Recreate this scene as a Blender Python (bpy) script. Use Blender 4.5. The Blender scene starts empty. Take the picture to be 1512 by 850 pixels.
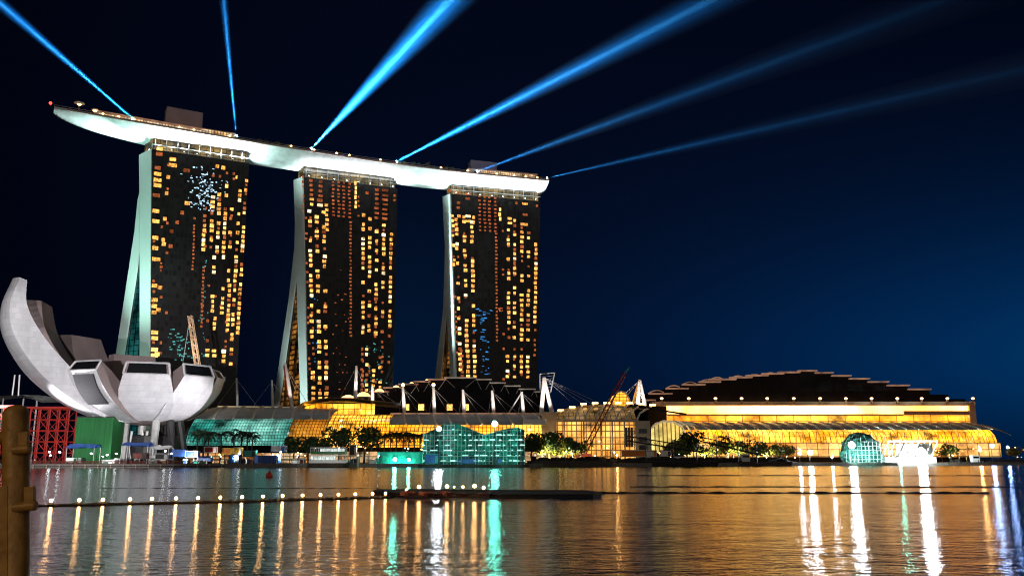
import bpy, math, random
from mathutils import Vector, Matrix
random.seed(7)
SC = bpy.context.scene
COL = SC.collection
R = math.radians

# ------------------------------------------------------------------ camera
F, PX, PY, EYE = 1300.0, 756.0, 425.0, 2.8
TH = math.atan(252.0 / F)
cam = bpy.data.cameras.new('camera'); camo = bpy.data.objects.new('camera', cam); COL.objects.link(camo)
cam.sensor_width = 36.0; cam.lens = 36.0 * F / 1512.0
cam.clip_start = 0.1; cam.clip_end = 20000
camo.location = (0, 0, EYE); camo.rotation_euler = (R(90) + TH, 0, 0)
SC.camera = camo

# ------------------------------------------------------------------ night sky (city glow low behind the viewer, blue glow over the bay)
W = bpy.data.worlds.new('World'); SC.world = W; W.use_nodes = True
nt = W.node_tree; nt.nodes.clear()
def wn(t, **k):
    n = nt.nodes.new(t)
    for a, b in k.items(): setattr(n, a, b)
    return n
wout = wn('ShaderNodeOutputWorld'); tc = wn('ShaderNodeTexCoord')
sky = wn('ShaderNodeTexSky', sky_type='NISHITA', sun_disc=False)
sky.sun_elevation = R(-6); sky.sun_rotation = R(200)
bsky = wn('ShaderNodeBackground'); bsky.inputs[1].default_value = 0.004
nt.links.new(sky.outputs[0], bsky.inputs[0])
acc = bsky
def glow(direction, power, color, strength, flat=1.0):
    """a soft glow of lit air round one direction of the sky"""
    global acc
    mp = wn('ShaderNodeVectorMath', operation='MULTIPLY'); mp.inputs[1].default_value = (1, 1, flat)
    nt.links.new(tc.outputs['Generated'], mp.inputs[0])
    nz = wn('ShaderNodeVectorMath', operation='NORMALIZE'); nt.links.new(mp.outputs[0], nz.inputs[0])
    d = wn('ShaderNodeVectorMath', operation='DOT_PRODUCT'); nt.links.new(nz.outputs[0], d.inputs[0])
    v = Vector(direction); v.z *= flat; d.inputs[1].default_value = v.normalized()
    m = wn('ShaderNodeMath', operation='MAXIMUM'); nt.links.new(d.outputs['Value'], m.inputs[0]); m.inputs[1].default_value = 0
    p = wn('ShaderNodeMath', operation='POWER'); nt.links.new(m.outputs[0], p.inputs[0]); p.inputs[1].default_value = power
    s = wn('ShaderNodeMath', operation='MULTIPLY'); nt.links.new(p.outputs[0], s.inputs[0]); s.inputs[1].default_value = strength
    b = wn('ShaderNodeBackground'); b.inputs[0].default_value = (*color, 1); nt.links.new(s.outputs[0], b.inputs[1])
    a = wn('ShaderNodeAddShader'); nt.links.new(acc.outputs[0], a.inputs[0]); nt.links.new(b.outputs[0], a.inputs[1]); acc = a
glow((0.44, 0.87, 0.12), 9, (0.0, 0.060, 0.32), 0.046, 4.2)
glow((0.60, 0.79, 0.10), 14, (0.0, 0.14, 0.54), 0.15, 4.0)
glow((0.68, 0.73, 0.09), 60, (0.02, 0.32, 0.85), 0.06, 3.2)
glow((-0.05, 1.0, 0.30), 5, (0.010, 0.025, 0.10), 0.085, 1.0)
glow((-0.13, 1.0, 0.10), 160, (0.0, 0.10, 0.30), 0.045, 0.7)
glow((0.1, -1.0, 0.12), 3, (1.0, 0.90, 0.80), 0.34, 1.4)
nt.links.new(acc.outputs[0], wout.inputs[0])

sun = bpy.data.lights.new('moon_light', 'SUN'); sun.energy = 0.02; sun.angle = R(0.5); sun.color = (0.8, 0.88, 1.0)
suno = bpy.data.objects.new('moon_light', sun); COL.objects.link(suno); suno.rotation_euler = (R(50), 0, R(-20))

SC.view_settings.view_transform = 'Standard'; SC.view_settings.look = 'None'
SC.view_settings.exposure = 0.0; SC.view_settings.gamma = 1.0
SC.render.engine = 'CYCLES'
SC.cycles.use_denoising = True
SC.cycles.max_bounces = 6; SC.cycles.diffuse_bounces = 2; SC.cycles.glossy_bounces = 3; SC.cycles.volume_bounces = 0
SC.cycles.sample_clamp_indirect = 6.0
SC.cycles.use_light_tree = True
SC.cycles.filter_width = 1.1

# ------------------------------------------------------------------ helpers
def ray(x, y):
    a = (x - PX) / F; b = (PY - y) / F
    return Vector((a, math.cos(TH) - b * math.sin(TH), math.sin(TH) + b * math.cos(TH)))
def at(x, y, Y):
    d = ray(x, y); return Vector((0, 0, EYE)) + d * (Y / d.y)
def atz(x, y, z):
    d = ray(x, y); return Vector((0, 0, EYE)) + d * ((z - EYE) / d.z)
def on_plane(x, y, p, n):
    d = ray(x, y); o = Vector((0, 0, EYE)); return o + d * ((p - o).dot(n) / d.dot(n))
def mpp(Y): return Y / F

class MB:
    def __init__(s): s.v = []; s.f = []; s.m = []; s.mi = 0
    def add(s, vs, fs):
        o = len(s.v); s.v += [tuple(v) for v in vs]; s.f += [tuple(o + i for i in f) for f in fs]; s.m += [s.mi] * len(fs); return s
    def box(s, c, size, rz=0.0):
        cx, cy, cz = c; a, b, h = size[0] / 2, size[1] / 2, size[2] / 2; ca, sa = math.cos(rz), math.sin(rz)
        vs = [(cx + x * ca - y * sa, cy + x * sa + y * ca, cz + z) for z in (-h, h) for x, y in ((-a, -b), (a, -b), (a, b), (-a, b))]
        return s.add(vs, [(3, 2, 1, 0), (4, 5, 6, 7), (0, 1, 5, 4), (1, 2, 6, 5), (2, 3, 7, 6), (3, 0, 4, 7)])
    def prism(s, poly, vec):
        n = len(poly); vec = Vector(vec); a = [Vector(p) for p in poly]
        return s.add(a + [p + vec for p in a], [tuple(range(n))[::-1], tuple(range(n, 2 * n))] + [(i, (i + 1) % n, n + (i + 1) % n, n + i) for i in range(n)])
    def tube(s, pts, r, n=8, cap=True):
        pts = [Vector(p) for p in pts]; rs = r if isinstance(r, (list, tuple)) else [r] * len(pts)
        o = len(s.v); vs = []
        for i, p in enumerate(pts):
            t = (pts[min(i + 1, len(pts) - 1)] - pts[max(i - 1, 0)]).normalized()
            u = t.cross(Vector((0, 0, 1)))
            if u.length < 1e-3: u = Vector((1, 0, 0))
            u.normalize(); w = u.cross(t)
            for k in range(n):
                a = 2 * math.pi * k / n; vs.append(p + (u * math.cos(a) + w * math.sin(a)) * rs[i])
        fs = [(i * n + k, i * n + (k + 1) % n, (i + 1) * n + (k + 1) % n, (i + 1) * n + k) for i in range(len(pts) - 1) for k in range(n)]
        if cap: fs += [tuple(range(n))[::-1], tuple(range((len(pts) - 1) * n, len(pts) * n))]
        return s.add(vs, fs)
    def lathe(s, prof, c=(0, 0, 0), n=16):
        vs = []; fs = []
        for r, z in prof:
            for k in range(n):
                a = 2 * math.pi * k / n; vs.append((c[0] + r * math.cos(a), c[1] + r * math.sin(a), c[2] + z))
        for i in range(len(prof) - 1):
            for k in range(n): fs.append((i * n + k, i * n + (k + 1) % n, (i + 1) * n + (k + 1) % n, (i + 1) * n + k))
        fs += [tuple(range(n))[::-1], tuple(range((len(prof) - 1) * n, len(prof) * n))]
        return s.add(vs, fs)
    def ball(s, c, r, n=10, sz=1.0):
        m = n // 2 + 1
        return s.lathe([(max(1e-3, r * math.sin(math.pi * i / m)), -r * sz * math.cos(math.pi * i / m)) for i in range(m + 1)], c, n)
    def loft(s, rings, close=False, cap=True):
        n = len(rings[0]); vs = [p for r_ in rings for p in r_]; fs = []
        for i in range(len(rings) - 1):
            for k in range(n if close else n - 1): fs.append((i * n + k, i * n + (k + 1) % n, (i + 1) * n + (k + 1) % n, (i + 1) * n + k))
        if cap and close: fs += [tuple(range(n))[::-1], tuple(range((len(rings) - 1) * n, len(rings) * n))]
        return s.add(vs, fs)
    def build(s, name, mat, parent=None, smooth=False):
        me = bpy.data.meshes.new(name)
        off = Vector(parent['_o']) if parent is not None and '_o' in parent else Vector((0, 0, 0))
        me.from_pydata([tuple(Vector(v) - off) for v in s.v], [], s.f); me.update()
        for m_ in (mat if isinstance(mat, (list, tuple)) else [mat]): me.materials.append(m_)
        if isinstance(mat, (list, tuple)): me.polygons.foreach_set('material_index', s.m)
        if smooth: me.polygons.foreach_set('use_smooth', [True] * len(me.polygons))
        o = bpy.data.objects.new(name, me); COL.objects.link(o)
        if parent is not None: o.parent = parent
        return o

def fixn(o):
    import bmesh
    bm = bmesh.new(); bm.from_mesh(o.data); bmesh.ops.recalc_face_normals(bm, faces=bm.faces); bm.to_mesh(o.data); bm.free(); return o
def tag(o, label=None, cat=None, group=None, kind=None):
    if label: o['label'] = label
    if cat: o['category'] = cat
    if group: o['group'] = group
    if kind: o['kind'] = kind
    return o
def thing(name, loc, label, cat, group=None):
    o = bpy.data.objects.new(name, None); COL.objects.link(o); o.location = loc; o['_o'] = tuple(loc); o.empty_display_size = 0.5
    return tag(o, label, cat, group)
KIDS = {}
def kids(o): return [c for c in bpy.data.objects if c.parent == o]
def copy_thing(root, loc, rz=None, label=None, scale=None):
    c = root.copy(); COL.objects.link(c); c.location = loc
    if rz is not None: c.rotation_euler = (0, 0, rz)
    if scale: c.scale = (scale,) * 3
    if label: c['label'] = label
    for ch in kids(root):
        d = ch.copy(); COL.objects.link(d); d.parent = c
        for g in kids(ch):
            e = g.copy(); COL.objects.link(e); e.parent = d
    return c

# ------------------------------------------------------------------ materials
def newmat(name):
    m = bpy.data.materials.new(name); m.use_nodes = True; n = m.node_tree; n.nodes.clear(); return m, n
def mat(name, color, rough=0.6, metal=0.0, var=0.25, scale=0.5, bump=0.0, streak=None, spec=0.5):
    m, n = newmat(name); N = n.nodes.new; L = n.links.new
    out = N('ShaderNodeOutputMaterial'); b = N('ShaderNodeBsdfPrincipled'); L(b.outputs[0], out.inputs[0])
    t = N('ShaderNodeTexCoord'); mp = N('ShaderNodeMapping'); L(t.outputs['Object'], mp.inputs[0])
    if streak: mp.inputs['Scale'].default_value = streak
    nz = N('ShaderNodeTexNoise'); nz.inputs['Scale'].default_value = scale; nz.inputs['Detail'].default_value = 6; L(mp.outputs[0], nz.inputs['Vector'])
    mr = N('ShaderNodeMapRange'); mr.inputs[1].default_value = 0.3; mr.inputs[2].default_value = 0.7; mr.inputs[3].default_value = 1 - var; mr.inputs[4].default_value = 1 + var
    L(nz.outputs[0], mr.inputs[0])
    mx = N('ShaderNodeVectorMath'); mx.operation = 'SCALE'; mx.inputs[0].default_value = color; L(mr.outputs[0], mx.inputs['Scale'])
    L(mx.outputs[0], b.inputs['Base Color']); b.inputs['Roughness'].default_value = rough; b.inputs['Metallic'].default_value = metal
    b.inputs['Specular IOR Level'].default_value = spec
    if bump:
        bp = N('ShaderNodeBump'); bp.inputs['Strength'].default_value = bump; bp.inputs['Distance'].default_value = 0.05; L(nz.outputs[0], bp.inputs['Height']); L(bp.outputs[0], b.inputs['Normal'])
    return m
def emis(name, color, strength, sample=True, var=0.0, scale=1.0, c2=None, rnd=0.0):
    m, n = newmat(name); N = n.nodes.new; L = n.links.new
    out = N('ShaderNodeOutputMaterial'); e = N('ShaderNodeEmission'); L(e.outputs[0], out.inputs[0])
    e.inputs[0].default_value = (*color, 1); e.inputs[1].default_value = strength
    if var or rnd or c2:
        t = N('ShaderNodeTexCoord'); oi = N('ShaderNodeObjectInfo')
        nz = N('ShaderNodeTexNoise'); nz.noise_dimensions = '4D'; nz.inputs['Scale'].default_value = scale; nz.inputs['Detail'].default_value = 3
        mw = N('ShaderNodeMath'); mw.operation = 'MULTIPLY'; L(oi.outputs['Random'], mw.inputs[0]); mw.inputs[1].default_value = 97; L(mw.outputs[0], nz.inputs['W'])
        L(t.outputs['Object'], nz.inputs['Vector'])
        mr = N('ShaderNodeMapRange'); mr.inputs[1].default_value = 0.3; mr.inputs[2].default_value = 0.7; mr.inputs[3].default_value = strength * (1 - var); mr.inputs[4].default_value = strength * (1 + var)
        L(nz.outputs[0], mr.inputs[0]); val = mr.outputs[0]
        if rnd:
            r2 = N('ShaderNodeMapRange'); L(oi.outputs['Random'], r2.inputs[0]); r2.inputs[3].default_value = 1 - rnd; r2.inputs[4].default_value = 1 + rnd
            mu = N('ShaderNodeMath'); mu.operation = 'MULTIPLY'; L(val, mu.inputs[0]); L(r2.outputs[0], mu.inputs[1]); val = mu.outputs[0]
        L(val, e.inputs[1])
        if c2:
            mx = N('ShaderNodeMix'); mx.data_type = 'RGBA'; L(nz.outputs[0], mx.inputs[0]); mx.inputs[6].default_value = (*color, 1); mx.inputs[7].default_value = (*c2, 1); L(mx.outputs[2], e.inputs[0])
    m.cycles.emission_sampling = 'AUTO' if sample else 'NONE'
    return m
def glow_glass(name, c1, c2, strength, bw, bh, mortar=0.06, nscale=0.15, contrast=0.7, sample=True, lamps=0.0, dark=(0.01, 0.01, 0.01), axis='X'):
    """a lit interior seen through a gridded glass wall: mullions, patchy light, small bright lamps inside"""
    m, n = newmat(name); N = n.nodes.new; L = n.links.new
    out = N('ShaderNodeOutputMaterial'); t = N('ShaderNodeTexCoord')
    sp = N('ShaderNodeSeparateXYZ'); L(t.outputs['Object'], sp.inputs[0]); cb = N('ShaderNodeCombineXYZ')
    L(sp.outputs[axis], cb.inputs[0]); L(sp.outputs['Z'], cb.inputs[1])
    br = N('ShaderNodeTexBrick'); br.offset = 0.0; br.inputs['Scale'].default_value = 1; br.inputs['Brick Width'].default_value = bw; br.inputs['Row Height'].default_value = bh
    br.inputs['Mortar Size'].default_value = mortar; br.inputs['Mortar Smooth'].default_value = 0.3; br.inputs['Bias'].default_value = 0
    br.inputs['Color1'].default_value = (0.75, 0.75, 0.75, 1); br.inputs['Color2'].default_value = (1.15, 1.15, 1.15, 1); br.inputs['Mortar'].default_value = (0.1, 0.1, 0.1, 1)
    L(cb.outputs[0], br.inputs['Vector'])
    nz = N('ShaderNodeTexNoise'); nz.inputs['Scale'].default_value = nscale; nz.inputs['Detail'].default_value = 5; nz.inputs['Roughness'].default_value = 0.65; L(t.outputs['Object'], nz.inputs['Vector'])
    mr = N('ShaderNodeMapRange'); mr.inputs[1].default_value = 0.34; mr.inputs[2].default_value = 0.66; mr.inputs[3].default_value = strength * (1 - contrast); mr.inputs[4].default_value = strength * (1 + contrast); L(nz.outputs[0], mr.inputs[0])
    val = mr.outputs[0]
    if lamps:
        vo = N('ShaderNodeTexVoronoi'); vo.inputs['Scale'].default_value = 0.26; L(cb.outputs[0], vo.inputs['Vector'])
        lr = N('ShaderNodeMapRange'); lr.inputs[1].default_value = 0.0; lr.inputs[2].default_value = 0.2; lr.inputs[3].default_value = lamps; lr.inputs[4].default_value = 0; L(vo.outputs['Distance'], lr.inputs[0])
        lampv = lr.outputs[0]
    if not lamps: lampv = None
    cr = N('ShaderNodeMix'); cr.data_type = 'RGBA'
    n2 = N('ShaderNodeTexNoise'); n2.inputs['Scale'].default_value = nscale * 0.6; L(t.outputs['Object'], n2.inputs['Vector'])
    m2 = N('ShaderNodeMapRange'); m2.inputs[1].default_value = 0.35; m2.inputs[2].default_value = 0.65; L(n2.outputs[0], m2.inputs[0]); L(m2.outputs[0], cr.inputs[0])
    cr.inputs[6].default_value = (*c1, 1); cr.inputs[7].default_value = (*c2, 1)
    mm = N('ShaderNodeMix'); mm.data_type = 'RGBA'; mm.blend_type = 'MULTIPLY'; mm.inputs[0].default_value = 1; L(cr.outputs[2], mm.inputs[6]); L(br.outputs['Color'], mm.inputs[7])
    e = N('ShaderNodeEmission'); L(mm.outputs[2], e.inputs[0]); L(val, e.inputs[1])
    g = N('ShaderNodeBsdfGlossy'); g.inputs['Roughness'].default_value = 0.08; g.inputs[0].default_value = (0.05, 0.05, 0.05, 1)
    a = N('ShaderNodeAddShader'); L(e.outputs[0], a.inputs[0]); L(g.outputs[0], a.inputs[1])
    if lampv is not None:
        e2 = N('ShaderNodeEmission'); e2.inputs[0].default_value = (*[0.5 * x + 0.5 for x in c2], 1); L(lampv, e2.inputs[1]); a2 = N('ShaderNodeAddShader'); L(a.outputs[0], a2.inputs[0]); L(e2.outputs[0], a2.inputs[1]); a = a2
    L(a.outputs[0], out.inputs[0])
    m.cycles.emission_sampling = 'AUTO' if sample else 'NONE'
    return m

M = {}
def water_mat():
    m, n = newmat('water'); N = n.nodes.new; L = n.links.new
    out = N('ShaderNodeOutputMaterial'); b = N('ShaderNodeBsdfPrincipled'); L(b.outputs[0], out.inputs[0])
    b.inputs['Base Color'].default_value = (0.004, 0.007, 0.010, 1); b.inputs['Roughness'].default_value = 0.13; b.inputs['IOR'].default_value = 1.5
    t = N('ShaderNodeTexCoord')
    hs = None
    for sc, k, det in (((0.4, 0.65, 1), 0.060, 3), ((1.7, 2.8, 1), 0.038, 3), ((5.5, 8.0, 1), 0.010, 2), ((0.05, 0.12, 1), 0.10, 2)):
        mp = N('ShaderNodeMapping'); mp.inputs['Scale'].default_value = sc; mp.inputs['Rotation'].default_value = (0, 0, 0.25); L(t.outputs['Object'], mp.inputs[0])
        nz = N('ShaderNodeTexNoise'); nz.inputs['Scale'].default_value = 1; nz.inputs['Detail'].default_value = det; L(mp.outputs[0], nz.inputs['Vector'])
        mu = N('ShaderNodeMath'); mu.operation = 'MULTIPLY'; mu.inputs[1].default_value = k; L(nz.outputs[0], mu.inputs[0])
        if hs is None: hs = mu.outputs[0]
        else:
            ad = N('ShaderNodeMath'); L(hs, ad.inputs[0]); L(mu.outputs[0], ad.inputs[1]); hs = ad.outputs[0]
    bp = N('ShaderNodeBump'); bp.inputs['Strength'].default_value = 1.0; bp.inputs['Distance'].default_value = 1.0; L(hs, bp.inputs['Height']); L(bp.outputs[0], b.inputs['Normal'])
    return m
M['water'] = water_mat()
M['quay'] = mat('quay concrete', (0.20, 0.18, 0.16), 0.85, scale=0.8, bump=0.3)
M['ground'] = mat('ground paving', (0.10, 0.10, 0.095), 0.9, scale=0.3)
M['white'] = mat('white panel', (0.78, 0.78, 0.77), 0.45, var=0.06, scale=0.15)
def panel_mat(name, c, bw, bh, seam):
    m, n = newmat(name); N = n.nodes.new; L = n.links.new
    out = N('ShaderNodeOutputMaterial'); b = N('ShaderNodeBsdfPrincipled'); L(b.outputs[0], out.inputs[0]); b.inputs['Roughness'].default_value = 0.5
    t = N('ShaderNodeTexCoord'); sp = N('ShaderNodeSeparateXYZ'); L(t.outputs['Object'], sp.inputs[0]); ad = N('ShaderNodeMath'); L(sp.outputs['X'], ad.inputs[0]); L(sp.outputs['Y'], ad.inputs[1]); cb = N('ShaderNodeCombineXYZ'); L(ad.outputs[0], cb.inputs[0]); L(sp.outputs['Z'], cb.inputs[1])
    br = N('ShaderNodeTexBrick'); br.offset = 0.5; br.inputs['Scale'].default_value = 1; br.inputs['Brick Width'].default_value = bw; br.inputs['Row Height'].default_value = bh; br.inputs['Mortar Size'].default_value = seam; br.inputs['Mortar Smooth'].default_value = 0.5
    br.inputs['Color1'].default_value = (*[x * 0.93 for x in c], 1); br.inputs['Color2'].default_value = (*[min(1, x * 1.05) for x in c], 1); br.inputs['Mortar'].default_value = (*[x * 0.76 for x in c], 1); L(cb.outputs[0], br.inputs['Vector'])
    nz = N('ShaderNodeTexNoise'); nz.inputs['Scale'].default_value = 0.25; nz.inputs['Detail'].default_value = 7; mp = N('ShaderNodeMapping'); mp.inputs['Scale'].default_value = (1, 1, 0.35); L(t.outputs['Object'], mp.inputs[0]); L(mp.outputs[0], nz.inputs['Vector'])
    mr = N('ShaderNodeMapRange'); mr.inputs[1].default_value = 0.3; mr.inputs[2].default_value = 0.7; mr.inputs[3].default_value = 0.82; mr.inputs[4].default_value = 1.06; L(nz.outputs[0], mr.inputs[0])
    mx = N('ShaderNodeVectorMath'); mx.operation = 'SCALE'; L(br.outputs['Color'], mx.inputs[0]); L(mr.outputs[0], mx.inputs['Scale']); L(mx.outputs[0], b.inputs['Base Color']); return m
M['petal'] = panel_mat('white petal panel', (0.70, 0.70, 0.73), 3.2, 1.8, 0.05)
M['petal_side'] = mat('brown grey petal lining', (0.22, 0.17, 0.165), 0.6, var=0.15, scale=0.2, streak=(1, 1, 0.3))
M['petal_shade'] = mat('petal lining with painted shade', (0.085, 0.064, 0.062), 0.65, var=0.2, scale=0.2)  # darker copy of the lining, so lamp-lit petal sides still read as shaded
M['black_glass'] = mat('black glass', (0.008, 0.009, 0.011), 0.12, var=0.3, scale=0.4)
M['dark'] = mat('dark steel', (0.03, 0.03, 0.032), 0.5, var=0.3)
M['black'] = mat('black roof sheet', (0.009, 0.008, 0.010), 0.7, var=0.4, scale=0.2, spec=0.08)
M['roof'] = mat('grey metal roof', (0.5, 0.485, 0.47), 0.45, metal=0.2, var=0.2, scale=0.2)
M['rib'] = mat('pale roof rib', (0.92, 0.84, 0.74), 0.5, var=0.1)
M['steel'] = mat('galvanised steel', (0.55, 0.55, 0.54), 0.45, metal=0.3, var=0.15)
M['red'] = mat('red steel', (0.34, 0.02, 0.011), 0.5, var=0.25)
M['rust'] = mat('rusty barrier', (0.17, 0.042, 0.032), 0.7, var=0.5, scale=1.2)
M['green'] = mat('green hoarding', (0.008, 0.13, 0.028), 0.5, var=0.2, scale=0.5, streak=(3, 3, 0.2))
M['blue'] = mat('blue paint', (0.03, 0.11, 0.42), 0.5, var=0.3)
M['teal'] = mat('teal netting', (0.04, 0.34, 0.28), 0.7, var=0.3)
M['orange'] = mat('orange paint', (0.75, 0.22, 0.02), 0.5, var=0.2)
M['yellow'] = mat('yellow paint', (0.75, 0.5, 0.05), 0.5, var=0.2)
M['wood'] = mat('dark timber', (0.055, 0.038, 0.028), 0.75, var=0.4)
M['rubber'] = mat('black rubber', (0.012, 0.010, 0.010), 0.7, var=0.3)
M['gold'] = mat('ochre painted steel', (0.31, 0.165, 0.036), 0.48, var=0.38, scale=14, bump=0.25)
M['leaf'] = mat('leaf green', (0.035, 0.075, 0.018), 0.6, var=0.5, scale=1.5)
M['palm'] = mat('palm green', (0.022, 0.045, 0.018), 0.6, var=0.4, scale=2)
M['bark'] = mat('bark', (0.10, 0.08, 0.06), 0.85, var=0.3, scale=2)
M['beige'] = mat('beige stone', (0.55, 0.45, 0.34), 0.7, var=0.12, scale=0.2)
M['rock'] = mat('dark bank', (0.022, 0.02, 0.018), 0.95, var=0.5, scale=0.4, bump=0.5)
M['w_amber'] = emis('amber window light', (1.0, 0.27, 0.02), 1.3, False, var=0.95, scale=1.1, c2=(1.0, 0.58, 0.15), rnd=0.4)
M['w_yellow'] = emis('pale yellow window light', (1.0, 0.58, 0.14), 1.7, False, var=0.6, scale=0.6, rnd=0.3)
M['w_white'] = emis('cream window light', (1.0, 0.74, 0.42), 1.7, False, var=0.7, scale=0.8, rnd=0.4)
M['w_dim'] = emis('dim red brown window light', (0.62, 0.16, 0.05), 0.55, False, var=0.7, scale=0.7, rnd=0.5)
M['glint_cool'] = emis('cool painted reflection', (0.55, 0.8, 1.0), 0.7, False, var=0.9, scale=0.5, rnd=0.8)  # reflection sparkles of the facade glass, put in as emission
M['glint_teal'] = emis('teal painted reflection', (0.12, 0.55, 0.5), 0.45, False, var=0.9, scale=0.5, rnd=0.8)
M['w_blue'] = emis('blue screen light', (0.05, 0.3, 0.75), 0.7, False, var=0.9, scale=0.4, rnd=0.6)
M['b_orange'] = emis('sodium bulb', (1.0, 0.50, 0.16), 170)
M['b_lamp'] = emis('small amber bulb', (1.0, 0.55, 0.2), 9, False)
M['b_white'] = emis('white flood bulb', (0.85, 0.93, 1.0), 230)
M['b_teal'] = emis('teal flood bulb', (0.12, 1.0, 0.72), 200)
M['b_blue'] = emis('blue flood bulb', (0.3, 0.5, 1.0), 260)
M['b_red'] = emis('red beacon', (1.0, 0.05, 0.03), 5, False)
M['strip'] = emis('warm edge light', (1.0, 0.50, 0.30), 0.27, False, var=0.6, scale=0.2)
M['lens'] = emis('searchlight lens', (0.7, 0.9, 1.0), 30, False)
# ------------------------------------------------------------------ setting: water, shore, promenade
w = MB(); w.add([(-4000, -400, 0), (4000, -400, 0), (4000, 700, 0), (-4000, 700, 0)], [(0, 1, 2, 3)])
tag(w.build('water', M['water']), kind='structure')
shore_px = [(-500, 691), (40, 690.5), (300, 690), (560, 689.3), (780, 689), (940, 688.2), (1200, 687), (1512, 686), (2000, 685)]
SH = [atz(x, y, 0) for x, y in shore_px]
GZ = 1.1
def shoreY(X):
    for a, b in zip(SH, SH[1:]):
        if a.x <= X <= b.x: return a.y + (b.y - a.y) * (X - a.x) / (b.x - a.x)
    return SH[0].y if X < SH[0].x else SH[-1].y
g = MB()
top = [(-4000, SH[0].y, GZ)] + [(p.x, p.y, GZ) for p in SH] + [(4000, SH[-1].y, GZ), (4000, 9000, GZ), (-4000, 9000, GZ)]
g.add(top + [(p[0], p[1], -3) for p in top[:-2]], [tuple(range(len(top)))] + [(i, len(top) + i, len(top) + i + 1, i + 1) for i in range(len(top) - 3)])
tag(g.build('ground', M['ground']), kind='structure')
q = MB()
for a, b in zip(SH, SH[1:]):
    d = (b - a).normalized(); nn = Vector((d.y, -d.x, 0))
    q.prism([a + nn * 0.6 + Vector((0, 0, -2)), b + nn * 0.6 + Vector((0, 0, -2)), b + nn * 0.6 + Vector((0, 0, GZ + 0.12)), a + nn * 0.6 + Vector((0, 0, GZ + 0.12))], -nn * 1.5)
tag(q.build('quay_wall', M['quay']), 'long low concrete quay wall where the far shore meets the water', 'wall')
pr = MB(); pr.box((0, -13, 0.3), (60, 32.4, 2.0)); tag(pr.build('promenade', M['quay']), kind='structure')

# ------------------------------------------------------------------ hotel towers
WX = {}
def window_mesh(w_, h_, m):
    k = (round(w_, 1), round(h_, 1), m)
    if k not in WX:
        b = MB(); b.box((0, 0, 0), (w_, 0.5, h_)); o = b.build('window', M[m]); WX[k] = o.data; bpy.data.objects.remove(o)
    return WX[k]
FAC = mat('dark curtain wall', (0.018, 0.017, 0.017), 0.28, var=0.35, scale=0.06, spec=0.35)
def curtain_wall_mat():
    m, n = newmat('hotel curtain wall'); N = n.nodes.new; L = n.links.new
    out = N('ShaderNodeOutputMaterial'); b = N('ShaderNodeBsdfPrincipled'); L(b.outputs[0], out.inputs[0])
    t = N('ShaderNodeTexCoord'); sp = N('ShaderNodeSeparateXYZ'); L(t.outputs['Object'], sp.inputs[0]); cb = N('ShaderNodeCombineXYZ'); L(sp.outputs['X'], cb.inputs[0]); L(sp.outputs['Z'], cb.inputs[1])
    br = N('ShaderNodeTexBrick'); br.offset = 0; br.inputs['Scale'].default_value = 1; br.inputs['Brick Width'].default_value = 2.45; br.inputs['Row Height'].default_value = 3.5
    br.inputs['Mortar Size'].default_value = 0.28; br.inputs['Color1'].default_value = (0.006, 0.006, 0.007, 1); br.inputs['Color2'].default_value = (0.026, 0.024, 0.025, 1); br.inputs['Mortar'].default_value = (0.020, 0.019, 0.02, 1)
    L(cb.outputs[0], br.inputs['Vector']); L(br.outputs['Color'], b.inputs['Base Color'])
    b.inputs['Roughness'].default_value = 0.3; b.inputs['Specular IOR Level'].default_value = 0.22
    return m
M['curtain'] = curtain_wall_mat()
M['fin'] = mat('white tower end cladding', (0.66, 0.72, 0.70), 0.55, var=0.05, scale=0.05)
M['atrium'] = glow_glass('tower atrium glass', (0.006, 0.05, 0.06), (0.015, 0.13, 0.12), 0.6, 2.5, 3.5, 0.25, 0.08, 0.9, False)
M['atrium_amber'] = glow_glass('tower atrium amber floors', (0.004, 0.010, 0.012), (0.75, 0.30, 0.05), 0.5, 3.0, 3.4, 0.7, 0.16, 1.0, False)
M['crown'] = glow_glass('tower crown glass', (0.12, 0.16, 0.14), (0.9, 0.6, 0.22), 0.40, 4.0, 2.6, 0.2, 0.12, 0.9, False)
TOP = 192.0
TW = []
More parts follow.
